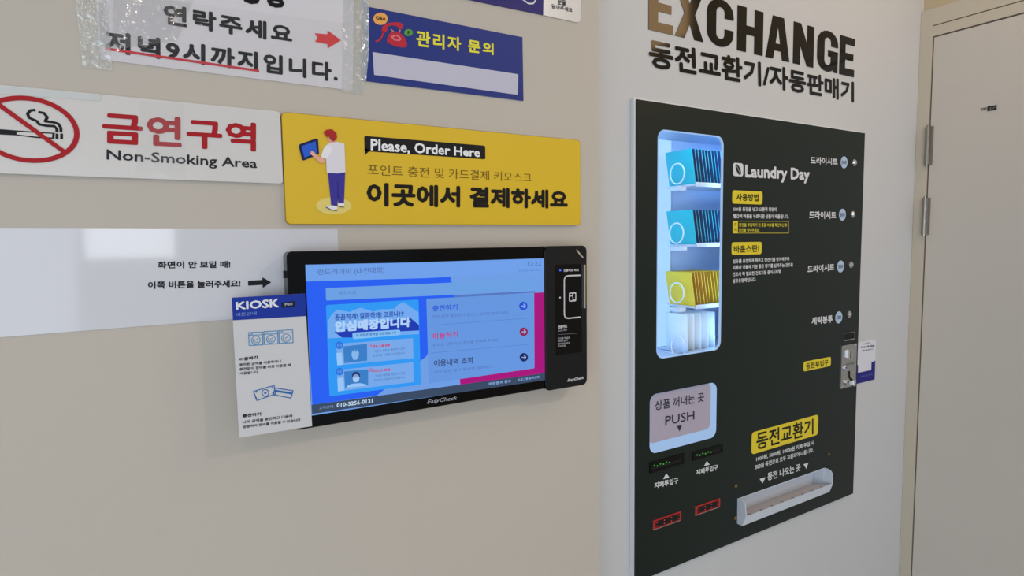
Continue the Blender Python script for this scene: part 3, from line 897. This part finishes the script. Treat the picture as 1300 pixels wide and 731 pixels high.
# ------------------------------------------------------------------ exchange machine
t = wallthing('exchange_machine', 'dark green wall-built coin exchange and vending machine with a lit product window', 'vending machine', B, 950, 668)
WIN = rect(B, (833.6, 163.2), (918.6, 173.5), (914.8, 443.8), (834.4, 455.6), PO)
win = rrect(*WIN, 0.019, 8)
PSH = rect(B, (822.6, 500.5), (909.8, 485.8), (908.8, 557), (827, 573), PO)
psh = rrect(*PSH, 0.017, 8)
mb = MB(); TRY = (B.uv(936.7, 648, PO)[0], B.uv(936.7, 664, PO)[1], B.uv(1046.3, 592.5, PO)[0], B.uv(936.7, 632.5, PO)[1])
slab(mb, B, rrect(pu0, pz0, pu1, pz1, 0), 0.0078, PO, M_PANEL, [win, psh, rrect(*TRY, 0)]); mb.build('front_panel', t)
mb = MB(); slab(mb, B, rrect(pu0 - .0045, pz0 - .0005, pu1 + .0005, pz1 + .0035, 0), 0.0004, 0.0085, M_EDGE, [rrect(pu0 + .0006, pz0 + .0006, pu1 - .0006, pz1 - .0006, 0)]); mb.build('edge_trim', t)
FRM = mat('lit_rim_acrylic', (170, 205, 250), 0.3, emit=0.75)
inset = lambda r, d: (r[0] + d, r[1] + d, r[2] - d, r[3] - d)
mb = MB(); slab(mb, B, win, 0.0072, PO + 0.0004, FRM, [rrect(*inset(WIN, .0018), .0172, 8)]); mb.build('window_frame', t)
mb = MB(); flat(mb, B, rrect(*inset(WIN, .0018), .0172, 8), PO - 0.002, film('window_glass', (255, 255, 255), 0.0, 0.05, 0.0, 0)); mb.build('glass', t)

# compartment behind the window (open towards the room)
cu0, cu1, cz0, cz1, cy1 = WIN[0] - 0.012, WIN[2] + 0.20, WIN[1] - 0.01, WIN[3] + 0.012, 0.985
y0 = DB - 0.0072
mb = MB()
mb.box((cu0, cy1, cz0), (cu1, cy1 + 0.004, cz1), M_INNER)
mb.box((cu0 - .004, y0, cz0), (cu0, cy1 + .004, cz1), M_INNER)
mb.box((cu1, y0, cz0), (cu1 + .004, cy1 + .004, cz1), M_INNER)
mb.box((cu0 - .004, y0, cz1), (cu1 + .004, cy1 + .004, cz1 + .004), M_INNER)
mb.box((cu0 - .004, y0, cz0 - .004), (cu1 + .004, cy1 + .004, cz0), M_INNER)
mb.box((WIN[2] + .012, y0, cz0), (cu1, y0 + .003, cz1), M_INNER)
mb.build('compartment', t)


def at_y(px, py, y):
    d = ray(px, py)
    return CAM + d * (y / d.y)


la, lb_ = at_y(836, 300, cy1 - .012).x - 0.06, at_y(850.6, 300, cy1 - .012).x
LED = mat('led_bar_diffuser', (160, 208, 255), 0.4, emit=1.1)
mb = MB()
mb.box((la, cy1 - .014, cz0 + .004), (lb_, cy1 - .001, cz1 - .004), LED)
mb.build('light_bar', t)
mb = MB()
mb.box((lb_ + .0005, cy1 - .006, cz0 + .004), (lb_ + .007, cy1 - .0005, cz1 - .004), mat('blue_channel', (70, 110, 170), 0.5)); mb.build('channel', t)
mb = MB()
mb.box((WIN[0] + .03, y0 + .004, cz1 - .006), (cu1 - .02, y0 + .012, cz1 - .001), FILL_GLOW := mat('fill_strip_glow', (165, 212, 255), 0.4, emit=13.0)); mb.build('hidden_fill_strip', t)  # unseen strip, its glow raised to brighten the goods
mb = MB()
mb.box((WIN[2] + .016, y0 + .004, cz0 + .01), (WIN[2] + .022, y0 + .010, cz1 - .01), FILL_GLOW); mb.build('hidden_fill_strip', t)  # unseen strip added to brighten the back wall and sachet edges
mb = MB()
mb.box((cu0 + .001, y0 + .001, cz0 + .01), (cu0 + .006, y0 + .012, cz1 - .01), mat('fill_strip_glow', (165, 212, 255), 0.4, emit=13.0)); mb.build('hidden_fill_strip', t)  # unseen strip added to brighten the sachet fronts

# the rows of goods
rows = [  # near top px, near bottom px, ring centre px
    ((876.3, 186.3), (883.5, 232.5), (859.3, 220.5), 'cyan'),
    ((878.8, 264.5), (883.2, 309.5), (858.2, 296), 'cyan'),
    ((875.3, 344.5), (883.5, 388), (858.8, 371.5), 'yellow'),
    ((868.0, 399.5), (876, 446), (860.2, 440), 'white')]
YN = DB + 0.022
M_CYAN = mat('cyan_sachet_film', (14, 190, 200), 0.35, noise=0.05, scale=60, bump=0.2)
M_CYAN_SHADE = mat('dark_blue_gap_shade_print', (10, 58, 110), 0.35, noise=0.1, scale=60)  # shade between the packed sachets, plus some print, put into the colour
M_YEL = mat('yellow_sachet_film', (240, 208, 50), 0.4, noise=0.05, scale=60, bump=0.2)
M_YEL_SHADE = mat('amber_gap_shade_print', (186, 138, 30), 0.4, noise=0.1, scale=60)  # same gap shade and print as a darker yellow
M_BAG = mat('white_bag_film', (226, 236, 244), 0.4, noise=0.03, scale=40, bump=0.4)
COILM = mat('white_coil_wire', (225, 236, 248), 0.3, noise=0.02)


def sachet_mesh(dy, dz, thick, front, back, seam):
    """a pillow pouch standing on its lower seam: face towards -x"""
    mbs = MB()
    ny, nz = 8, 8
    for side, m in ((-1, front), (1, back)):
        vs, fs = [], []
        for i in range(ny + 1):
            for j in range(nz + 1):
                a, b = i / ny, j / nz
                bul = (math.sin(math.pi * a) * math.sin(math.pi * b)) ** 0.5
                vs.append((side * (0.0007 + thick / 2 * bul), a * dy, b * dz))
        for i in range(ny):
            for j in range(nz):
                k = i * (nz + 1) + j
                fs.append((k, k + 1, k + nz + 2, k + nz + 1))
        mbs.add(vs, fs, m)
    n1 = [(i, 0) for i in range(ny)]
    ring = [(0, 0), (dy, 0), (dy, dz), (0, dz)]
    mbs.add([(-.0006, y, z) for y, z in ring] + [(.0006, y, z) for y, z in ring], [(i, (i + 1) % 4, 4 + (i + 1) % 4, 4 + i) for i in range(4)], seam)
    return mbs


goods = {'cyan': ('dryer_sheet_sachet', 'sachet', M_CYAN, M_CYAN_SHADE), 'yellow': ('dryer_sheet_sachet', 'sachet', M_YEL, M_YEL_SHADE), 'white': ('laundry_bag', 'bag', M_BAG, M_BAG)}
shelf_z = []
for ri, (nt_, nb_, rc, kind) in enumerate(rows):
    a = at_y(*nt_, YN)
    b = at_y(*nb_, YN)
    zt, zb = a.z, b.z
    uf = (a.x + b.x) / 2
    dz = zt - zb
    shelf_z.append(zb)
    # shelf, ring
    mb = MB()
    mb.box((uf + 0.004, YN - 0.004, zb - 0.0052), (cu1 - .002, YN + 0.078, zb - 0.0012), M_WHITEPL)
    mb.box((uf + 0.004, YN - 0.005, zb - 0.007), (cu1 - .002, YN - 0.003, zb + 0.002), M_WHITEPL)
    mb.box((uf - 0.016, YN + 0.022, zb - 0.014), (uf + 0.004, YN + 0.050, zb - 0.0052), M_WHITEPL)
    mb.build('shelf', t)
    tilt = 0.19 if kind != 'white' else 0.05
    lead = uf - dz * math.tan(tilt) / 2 - 0.006
    xr = lead - 0.004
    d_ = ray(rc[0] + 0.5, rc[1])
    yr = min(max(xr * d_.y / d_.x, YN + 0.012), YN + 0.06)
    zr = (CAM + d_ * (yr / d_.y)).z
    mb = MB()
    pts = [(xr - 0.003 * math.cos(2 * math.pi * i / 32), yr + 0.0168 * math.cos(2 * math.pi * i / 32), zr + 0.0215 * math.sin(2 * math.pi * i / 32)) for i in range(32)]
    rod(mb, pts, 0.0015, COILM, 8, True)
    mb.build('coil_ring', t)
    nm, cat, mf, mk = goods[kind]
    if kind == 'white':
        n, sp, dy, th = 5, 0.0215, 0.060, 0.018
    else:
        n, sp, dy, th = 10, 0.0098, 0.074, 0.0055
    proto_me = None
    for k in range(n):
        if kind == 'white':
            pos_words = ['first', 'second', 'third', 'fourth', 'last'][k]
            lab = '%s folded white laundry bag from the left on the bottom shelf' % pos_words
            grp = 'laundry bags on the bottom shelf'
        else:
            lead_word = {0: 'cyan', 1: 'cyan', 2: 'yellow'}[ri]
            shelf_word = ['top shelf', 'second shelf', 'third shelf'][ri]
            if k == 0:
                lab = 'front %s dryer sheet sachet facing left on the %s of the lit window' % (lead_word, shelf_word)
            else:
                lab = '%s %s sachet behind the front one on the %s of the lit window' % (['second', 'third', 'fourth', 'fifth', 'sixth', 'seventh', 'eighth', 'ninth', 'tenth'][k - 1], lead_word, shelf_word)
            grp = '%s sachets on the %s' % (lead_word, shelf_word)
        if k in (0, 1):
            s = sachet_mesh(dy, dz, th, mf if k == 0 else mk, mk if k == 0 else mf, mf)  # sachets behind the first show their shade-coloured face
            me = bpy.data.meshes.new(nm)
            me.from_pydata([tuple(v) for v in s.v], [], s.f)
            for m in s.mats:
                me.materials.append(m)
            me.polygons.foreach_set('material_index', s.m)
            me.polygons.foreach_set('use_smooth', [True] * len(s.f))
            ob = bpy.data.objects.new(nm, me)
        else:
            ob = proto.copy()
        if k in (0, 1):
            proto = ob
        COL.objects.link(ob)
        ob.location = (uf + 0.003 + dz * math.sin(tilt) * 0.5 + k * sp, YN + 0.001 + 0.0006 * ((k * 7) % 3), zb - 0.0010)
        ob.rotation_euler = (0, -tilt, 0)
        ob['label'], ob['category'], ob['group'] = lab, cat, grp

# push door: recessed pocket, flap, lettering
mb = MB()
fo = PO - 0.006
f0, f1, f2, f3 = rect(B, (823, 503), (902.4, 491), (901.8, 544.5), (824.6, 562.5), fo)
flap = rrect(PSH[0] + .0016, f1, f2, PSH[3] - .0016, .013, 8)
n = len(psh)
mb.add([B.at(u, z, PO + .0004) for u, z in psh] + [B.at(u, z, fo - .0002) for u, z in flap] + [B.at(u, z, 0.0078) for u, z in psh],
       [(i, (i + 1) % n, n + (i + 1) % n, n + i) for i in range(n)] + [(i, (i + 1) % n, 2 * n + (i + 1) % n, 2 * n + i) for i in range(n)], FRM)
mb.build('push_frame', t)
mb = MB()
slab(mb, B, flap, fo - .004, fo, mat('grey_flap', (176, 168, 186), 0.4, noise=0.01)); fl_ = mb.build('push_flap', t)
mb = MB()
k = ink(52, 52, 70)
text(mb, B, '상품 꺼내는 곳', (831.6, 509), (894, 497.6), (894, 509.6), (831.6, 521.2), fo + EPS, k, 0.02)
text(mb, B, 'PUSH', (844.6, 528.2), (881.6, 521.2), (881.6, 532.2), (844.6, 540.4), fo + EPS, k, 0.016)
flat(mb, B, Q(B, ((859.3, 540.8), (866, 539.3), (862.7, 547.6)), fo + EPS), fo + EPS, k)
mb.build('lettering', fl_)
mb = MB()
mb.box((PSH[0] - .006, DB + .002, PSH[1] - .006), (PSH[2] + .006, DB + .03, PSH[3] + .006), M_INNER); mb.build('push_pocket', t)

o = PO + EPS
WT = ink(214, 216, 222)
YL = mat('yellow_badge', (226, 204, 42), 0.45, noise=0.02, scale=20)
DK = ink(34, 36, 28)


def badge(tl, tr, br, bl, r, s, q4, bold=0.02):
    mb = MB()
    R = rect(B, tl, tr, br, bl, o)
    slab(mb, B, rrect(*R, r), PO, o, YL)
    text(mb, B, s, *q4, o + EPS, DK, bold)
    mb.build('badge', t)


badge((929.6, 241.3), (968.2, 243.2), (967.9, 259.4), (929.9, 258.5), 0.006, '사용방법', ((934.8, 245.4), (963, 246.2), (963, 255.6), (934.8, 254.6)), 0.03)
badge((928.9, 307.8), (967.1, 306.6), (966.9, 322.3), (929, 324), 0.006, '바운스란?', ((931.6, 311.6), (964.4, 310.5), (964.4, 319.6), (932, 321)), 0.03)
badge((954.6, 548.7), (1039, 526.2), (1038.3, 552.3), (954, 576.4), 0.009, '동전교환기', ((960.3, 549), (1032.8, 531), (1032.8, 551), (960.3, 571.8)), 0.025)
badge((1020.1, 459), (1054.8, 453), (1054.8, 464.4), (1020.1, 471.5), 0.006, '동전투입구', ((1023.4, 461), (1051.6, 456.1), (1051.6, 463.6), (1023.4, 469)), 0.02)

# maker's name
mb = MB()
R = rect(B, (930.6, 207), (943.6, 206.8), (943.6, 223.6), (930.6, 223.6), o)
flat(mb, B, rrect(*R, .006), o, WT)
cxm, czm = (R[0] + R[2]) / 2, (R[1] + R[3]) / 2
leaf = [(cxm + .0125 * math.cos(math.radians(125)) + 0, czm + .0125 * math.sin(math.radians(125)))]
rot = lambda x, y: (cxm + x * math.cos(2.2) - y * math.sin(2.2), czm + x * math.sin(2.2) + y * math.cos(2.2))
flat(mb, B, [rot(.013 * math.cos(a_ / 8 * math.pi), .0062 * math.sin(a_ / 8 * math.pi) * (1 if 1 else 0)) for a_ in range(16)], o + EPS, M_PANEL)
stroke(mb, B, [rot(-.013, 0), rot(.009, 0)], .0009, o + 2 * EPS, WT)
mb.build('emblem', t)
mb = MB(); text(mb, B, 'Laundry Day', (946, 208.8), (1027.8, 214.2), (1027.8, 233), (946, 229.8), o, WT, 0.045); mb.build('brand_lettering', t)

mb = MB()
for s, q4 in (('500원 동전을 넣고 오른쪽 화면의', ((931, 262.8), (986, 263.2), (986, 268.4), (931, 268))),
              ('빨간색 버튼을 누르시면 상품이 배출됩니다.', ((931, 271.2), (1001.4, 272.2), (1001.4, 277.6), (931, 277))),
              ('섬유를 유연하게 해주고 정전기를 방지해주며', ((930.2, 329.2), (1001.8, 326), (1001.8, 330.8), (930.2, 334.4))),
              ('의류나 이불에 기분 좋은 향기를 입혀주는 건조용', ((930.2, 336.9), (1006.7, 333.4), (1006.7, 338.4), (930.2, 342.4))),
              ('건조시 꼭 필요한 건조기용 종이시트형', ((929.8, 345.6), (991, 342.2), (991, 347.2), (929.8, 351))),
              ('섬유유연제입니다.', ((929.8, 353.8), (960, 352), (960, 357), (929.8, 359.4))),
              ('1000원, 5000원, 10000원 지폐 투입 시', ((960, 579.8), (1033.2, 558.8), (1033.2, 564.8), (960, 586))),
              ('500원 동전으로 모두 교환되어 나옵니다.', ((958.7, 589.6), (1032.5, 567.8), (1032.5, 573.6), (958.7, 596.2))),
              ('동전 나오는 곳', ((974.4, 600), (1016.3, 588), (1016.3, 597.4), (974.4, 610.4)))):
    text(mb, B, s, *q4, o, WT, 0.03)
for tri in (((964.4, 607.8), (971.9, 605.6), (968, 613.6)), ((1020, 589.2), (1026.2, 587.2), (1023.7, 595))):
    flat(mb, B, Q(B, tri, o), o, WT)
mb.build('instructions', t)
mb = MB()
bx = Q(B, ((930.3, 280.6), (1001.4, 281), (1001.4, 295.8), (930.3, 295.8)), o)
stroke(mb, B, bx, 0.0011, o, ink(196, 184, 60), True)
flat(mb, B, Q(B, ((930.2, 280.5), (936.8, 280.6), (936.8, 296), (930.2, 296)), o + EPS * .5), o + EPS * .5, YL)
text(mb, B, '주', (931.8, 283), (935.3, 283), (935.3, 287.2), (931.8, 287.2), o + EPS, DK)
text(mb, B, '의', (931.8, 289.4), (935.3, 289.4), (935.3, 293.8), (931.8, 293.8), o + EPS, DK)
text(mb, B, '동전을 투입하기 전 품절 여부를 확인하신 후', (938, 283), (999.2, 283.3), (999.2, 288), (938, 287.8), o, ink(206, 192, 62), 0.03)
text(mb, B, '동전을 넣어주세요.', (938, 289.6), (964, 289.7), (964, 294.3), (938, 294.2), o, ink(206, 192, 62), 0.03)
mb.build('caution_box', t)

# selection rows: name, price disc, button
for s, q4, dc, bc, price in (
        ('드라이시트', ((1029, 198.4), (1063.4, 201.2), (1063.4, 209.6), (1029, 208.2)), (1071.7, 206), (1085.8, 206.3), '500'),
        ('드라이시트', ((1027.1, 267.6), (1061.5, 268.6), (1061.5, 277.8), (1027.1, 278)), (1069.5, 272.5), (1083.8, 272), '500'),
        ('드라이시트', ((1025.2, 337), (1059.2, 334.4), (1059.2, 343.4), (1025.2, 346.4)), (1067.3, 338.2), (1081.4, 336), '500'),
        ('세탁봉투', ((1030.2, 403), (1057.1, 399.6), (1057.1, 409.4), (1030.5, 412.4)), (1064.9, 402.8), (1079.3, 399), '500')):
    mb = MB(); text(mb, B, s, *q4, o, WT, 0.035); mb.build('product_name', t)
    mb = MB()
    u, z = B.uv(*dc, o)
    rz = B.uv(dc[0], dc[1] - 7.6, o)[1] - z
    slab(mb, B, circ(u, z, rz, n=28), PO, o, mat('pale_blue_disc', (176, 198, 226), 0.4, noise=0.01))
    text(mb, B, price, (dc[0] - 3, dc[1] - 2.2), (dc[0] + 3, dc[1] - 2.6), (dc[0] + 3, dc[1] + 2.2), (dc[0] - 3, dc[1] + 2.6), o + EPS, ink(90, 100, 130), 0.02)
    mb.build('price_disc', t)
    mb = MB()
    u, z = B.uv(*bc, PO + .004)
    slab(mb, B, circ(u, z, .0085, n=24), PO, PO + .0022, M_CHROME)
    dome(mb, B, u, z, PO + .0022, .0062, .0045, M_CHROME)
    mb.build('push_button', t)

# bill slots
for (q4, tri, tq) in ((((824, 586), (868.6, 575.8), (868, 589), (824.7, 600)), ((845.8, 600.6), (841.8, 608.2), (849.8, 606)), ((830.7, 612.6), (861, 605.6), (861, 613.2), (830.7, 620.4))),
                      (((879, 574), (917.5, 562.8), (917.8, 574), (879.8, 584.5)), ((897.3, 585), (893.8, 591.6), (901, 589.6)), ((883.7, 596.2), (911.4, 589.2), (911.4, 596.2), (883.7, 603.2)))):
    R = rect(B, *q4, o)
    mb = MB()
    slab(mb, B, rrect(*R, 0), PO, PO + .0015, M_BLACK, [rrect(R[0] + .006, R[1] + .005, R[2] - .006, R[1] + .012, 0)])
    flat(mb, B, rrect(R[0] + .006, R[1] + .005, R[2] - .006, R[1] + .012, 0), PO + .0003, mat('slot_dark', (4, 4, 4), 0.8))
    sl_ = mb.build('bill_slot', t)
    for i in range(6):
        mb = MB(); dome(mb, B, R[0] + .012 + .0085 * i, R[3] - .0085 - .0022 * (i % 2), PO + .0015, .0015, .001, glow(60, 190, 60, 0.8)); mb.build('green_light', sl_)
    mb = MB()
    flat(mb, B, Q(B, tri, o), o, WT)
    text(mb, B, '지폐투입구', *tq, o, WT, 0.035)
    mb.build('slot_caption', t)
# red lit slots
for q4 in (((828.6, 660.4), (863.9, 648.3), (863.3, 659.8), (829.2, 671)), ((882, 643), (913, 631.7), (913, 643), (882.4, 652.6))):
    R = rect(B, *q4, o)
    mb = MB()
    slab(mb, B, rrect(R[0] - .001, R[1] - .0022, R[2] + .001, R[3], .003), PO, PO + .0016, M_STEEL)
    slab(mb, B, rrect(R[0], R[1], R[2], R[3], .003), PO + .0016, PO + .003, mat('red_lens', (196, 24, 30), 0.25, emit=0.5))
    m_ = inset(R, .0024)
    flat(mb, B, rrect(m_[0] + .002, m_[1], m_[2] - .002, m_[3], .002), PO + .003 + EPS, mat('slot_dark', (4, 4, 4), 0.8))
    rs = mb.build('coin_lamp', t)
    for i in range(4):
        for zz in (R[1] + (R[3] - R[1]) * .31, R[1] + (R[3] - R[1]) * .69):
            mb = MB(); dome(mb, B, m_[0] + .006 + (m_[2] - m_[0] - .012) * i / 3, zz, PO + .003 + EPS, .0012, .0007, glow(220, 44, 40, 1.0)); mb.build('red_light', rs)

# small display and coin plate
R = rect(B, (1072, 423.4), (1083.9, 421.5), (1083.9, 429.2), (1072.4, 431.5), o)
mb = MB(); slab(mb, B, rrect(R[0] - .001, R[1] - .003, R[2] + .003, R[3] + .001, 0), PO, PO + .001, M_STEEL)
slab(mb, B, rrect(*R, 0), PO + .001, PO + .0022, M_BLACK); mb.build('display', t)
R = rect(B, (1068.3, 438.8), (1087.6, 436), (1086.6, 489.6), (1067.8, 493), PO + .003)
mb = MB(); slab(mb, B, rrect(*R, .001), PO, PO + .003, M_STEEL); cp = mb.build('coin_plate', t)
o3 = PO + .003
U = lambda f_: R[0] + (R[2] - R[0]) * f_
Z = lambda f_: R[3] - (R[3] - R[1]) * f_
dk = mat('slot_dark', (4, 4, 4), 0.8)
mb = MB()
slab(mb, B, rrect(U(.32), Z(.33), U(.60), Z(.10), .004), o3, o3 + .005, M_CHROME, [rrect(U(.44), Z(.31), U(.53), Z(.12), .001)])
flat(mb, B, rrect(U(.44), Z(.31), U(.53), Z(.12), .001), o3 + EPS, dk); mb.build('coin_slot', cp)
mb = MB(); slab(mb, B, circ(U(.25), Z(.53), .0068, n=20), o3, o3 + .0035, M_CHROME, [circ(U(.25), Z(.53), .0042, n=20)])
flat(mb, B, circ(U(.25), Z(.53), .0042, n=20), o3 + .0012, mat('blue_lens', (60, 90, 150), 0.2)); mb.build('return_button', cp)
mb = MB(); flat(mb, B, [(U(.46), Z(.62)), (U(.58), Z(.62)), (U(.60), Z(.76)), (U(.80), Z(.84)), (U(.80), Z(.90)), (U(.62), Z(.86)), (U(.48), Z(.76))][::-1], o3 + EPS, dk); mb.build('lever_slot', cp)
mb = MB(); slab(mb, B, circ(U(.38), Z(.87), .0072, n=20), o3, o3 + .004, M_CHROME, [circ(U(.38), Z(.87), .0035, n=20)])
flat(mb, B, circ(U(.38), Z(.87), .0035, n=20), o3 + .002, dk); mb.build('lock', cp)
mb = MB(); slab(mb, B, rrect(U(.70), Z(.99), U(.88), Z(.84), .003), o3, o3 + .006, M_CHROME, bev=.001); mb.build('lever', cp)
for fu, fz in ((.1, .04), (.9, .04), (.1, .965)):
    mb = MB(); dome(mb, B, U(fu), Z(fz), o3, .0028, .0012, M_CHROME, 12); mb.build('screw', cp)
mb = MB(); text(mb, B, '반환', (1074.6, 461.5), (1084.6, 459.5), (1084.6, 462), (1074.6, 464), o3 + EPS, ink(70, 70, 70)); mb.build('lettering', cp)

# coin tray
u_l = B.uv(936.7, 648, PO)[0]
z_t, z_b = B.uv(936.7, 632.5, PO)[1], B.uv(936.7, 664, PO)[1]
dr = ray(948.4, 655.3)
lip = PO + 0.043
d_ = ray(948.4, 655.3); y_ = (u_l + 0.002) * d_.y / d_.x
lip = max(0.02, DB - y_)
z_l = (CAM + d_ * (y_ / d_.y)).z
d_ = ray(944, 667); y2 = (u_l + 0.002) * d_.y / d_.x
ob_ = max(0.012, DB - y2)
z_fb = (CAM + d_ * (y2 / d_.y)).z
u_r = B.uv(1046.3, 592.5, PO)[0]
print('TRAY', u_l, u_r, z_t, z_b, lip, z_l, ob_, z_fb)
tw = 0.0022


def prof_x(mb, prof, ua, ub, m):
    """profile of (off, z) swept from ua to ub"""
    n = len(prof)
    vs = [B.at(ua, z, of) for of, z in prof] + [B.at(ub, z, of) for of, z in prof]
    tri = tess([[(a_, b_) for a_, b_ in prof]])
    fs = [tuple(f) for f in tri] + [tuple(n + i for i in f) for f in tri] + [(i, (i + 1) % n, n + (i + 1) % n, n + i) for i in range(n)]
    mb.add(vs, fs, m)


arcp = [(PO, z_t), (PO + .010, z_t), (PO + .016, z_t - .002), (PO + .021, z_t - .008)]
endp = arcp + [(lip, z_l), (ob_, z_fb), (PO, z_b)]
d_ = ray(1031.8, 613.4)
yb_ = u_r * d_.y / d_.x
obk = max(-0.05, DB - yb_)                       # the tray runs back behind the panel
zfb = (CAM + d_ * (yb_ / d_.y)).z
print('BACK', obk, zfb)
mb = MB()
prof_x(mb, [(obk, z_t - .0006), (obk - tw, z_t - .0006), (obk - tw, zfb - .004), (obk, zfb - .004)], u_l + .0004, u_r - .0004, M_WHITEPL)
tray = mb.build('coin_tray', t)
mb = MB(); prof_x(mb, [(obk, z_t - .0006), (PO, z_t - .0006), (PO, z_t - .002), (obk, z_t - .002)], u_l + .0004, u_r - .0004, M_WHITEPL); mb.build('tray_top', tray)
inn = [(obk, z_t - .0006), (PO, z_t - .0006), (PO, z_b), (obk, zfb - .004)]
mb = MB(); prof_x(mb, endp, u_l - tw, u_l, M_WHITEPL); prof_x(mb, inn, u_l + .0002, u_l + .0014, M_WHITEPL); mb.build('end_plate', tray)
mb = MB(); prof_x(mb, endp, u_r, u_r + tw, M_WHITEPL); prof_x(mb, inn, u_r - .0014, u_r - .0002, M_WHITEPL); mb.build('end_plate', tray)
mb = MB(); prof_x(mb, [(lip, z_l), (ob_, z_fb), (ob_ - tw, z_fb + .001), (lip - tw, z_l)], u_l, u_r, M_WHITEPL); mb.build('front_lip', tray)
zf = z_l - 0.0035
lf = lip - tw - .0005
mb = MB(); prof_x(mb, [(obk, zfb), (lf, zf), (lf, zf - .0015), (obk, zfb - .0015)], u_l + .001, u_r - .001, M_TRAYFL); mb.build('tray_floor', tray)
mb = MB(); prof_x(mb, [(PO, z_b), (PO, z_b + .0015), (ob_ - tw, z_fb + .0025), (ob_ - tw, z_fb + .001)], u_l, u_r, M_WHITEPL); mb.build('tray_base', tray)
for i in range(8):
    mb = MB()
    uu = u_l + (u_r - u_l) * (i + .7) / 8.4
    fr = .82
    of = obk + (lf - obk) * fr
    zz = zfb + (zf - zfb) * fr + .0003
    mb.add([Vector((uu + .0030 * math.cos(k * math.pi / 6), DB - of - .0030 * math.sin(k * math.pi / 6), zz + (zf - zfb) / (lf - obk) * .0022 * math.sin(k * math.pi / 6))) for k in range(12)], [tuple(range(12))], mat('hole_shade', (60, 54, 52), 0.8))
    mb.build('drain_hole', tray)
for x, y in ((934.3, 616.8), (933.5, 657.5), (1052.3, 576.5)):
    mb = MB(); dome(mb, B, *B.uv(x, y, PO), PO, .0042, .0016, M_BRASS, 14); mb.build('screw', t)

# ------------------------------------------------------------------ small white and blue card beside the coin plate
t = wallthing('info_card', 'small white and navy card on the pale wall beside the coin plate', 'card', B, 1100, 485)
o = 0.0016
R = rect(B, (1091, 434), (1112, 430.7), (1110.3, 481.9), (1089, 486.3), o)
R = (pu1 + 0.0012, R[1], R[2], R[3])
mb = MB(); slab(mb, B, rrect(*R, 0), 0.0003, o, mat('info_card_white', (218, 220, 232), 0.4, noise=0.01)); mb.build('sheet', t)
U = lambda f_: R[0] + (R[2] - R[0]) * f_
Z = lambda f_: R[3] - (R[3] - R[1]) * f_
mb = MB(); flat(mb, B, [(U(0), Z(1)), (U(1), Z(1)), (U(1), Z(.53)), (U(.82), Z(.55)), (U(.82), Z(.74)), (U(.2), Z(.74)), (U(.2), Z(.55)), (U(0), Z(.53))], o + EPS, ink(34, 34, 128)); mb.build('navy_panel', t)
mb = MB()
for s, q4, c_ in (('안내', ((1098.5, 435), (1103.5, 434.2), (1103.5, 436), (1098.5, 436.8)), (120, 120, 140)),
                  ('카카오톡 채널', ((1092.4, 440), (1110, 437.4), (1110, 439.8), (1092.4, 442.4)), (60, 60, 70)),
                  ('문의하기', ((1094.5, 444.4), (1107.5, 442.4), (1107.5, 444.2), (1094.5, 446.2)), (90, 90, 105)),
                  ('상담시간 안내', ((1092.6, 477), (1107.4, 474), (1107.4, 476), (1092.6, 479)), (120, 124, 190))):
    text(mb, B, s, *q4, o + 2 * EPS, ink(*c_), 0.02)
mb.build('lettering', t)

# ------------------------------------------------------------------ little plate on the door
off = FR
t = thing('door_plate', 'tiny black and white name plate on the beige door', 'plate', C.at(*C.uv(1255, 141, off), off))
mb = MB()
oo = off + .0006
R = rect(C, (1253.5, 134.8), (1265, 133.6), (1265, 139.4), (1253.5, 140.6), oo)
slab(mb, C, rrect(*R, 0), off - .0008, oo, M_BLACK)
mb.build('plate', t)
mb = MB()
text(mb, C, '관계자', (1245, 137), (1252.6, 136), (1252.6, 139.4), (1245, 140.4), oo, ink(60, 56, 52), 0.02)
text(mb, C, '외출입금지', (1254.6, 136), (1264, 135), (1264, 138), (1254.6, 139), oo + EPS, ink(150, 150, 150))
mb.build('lettering', t)
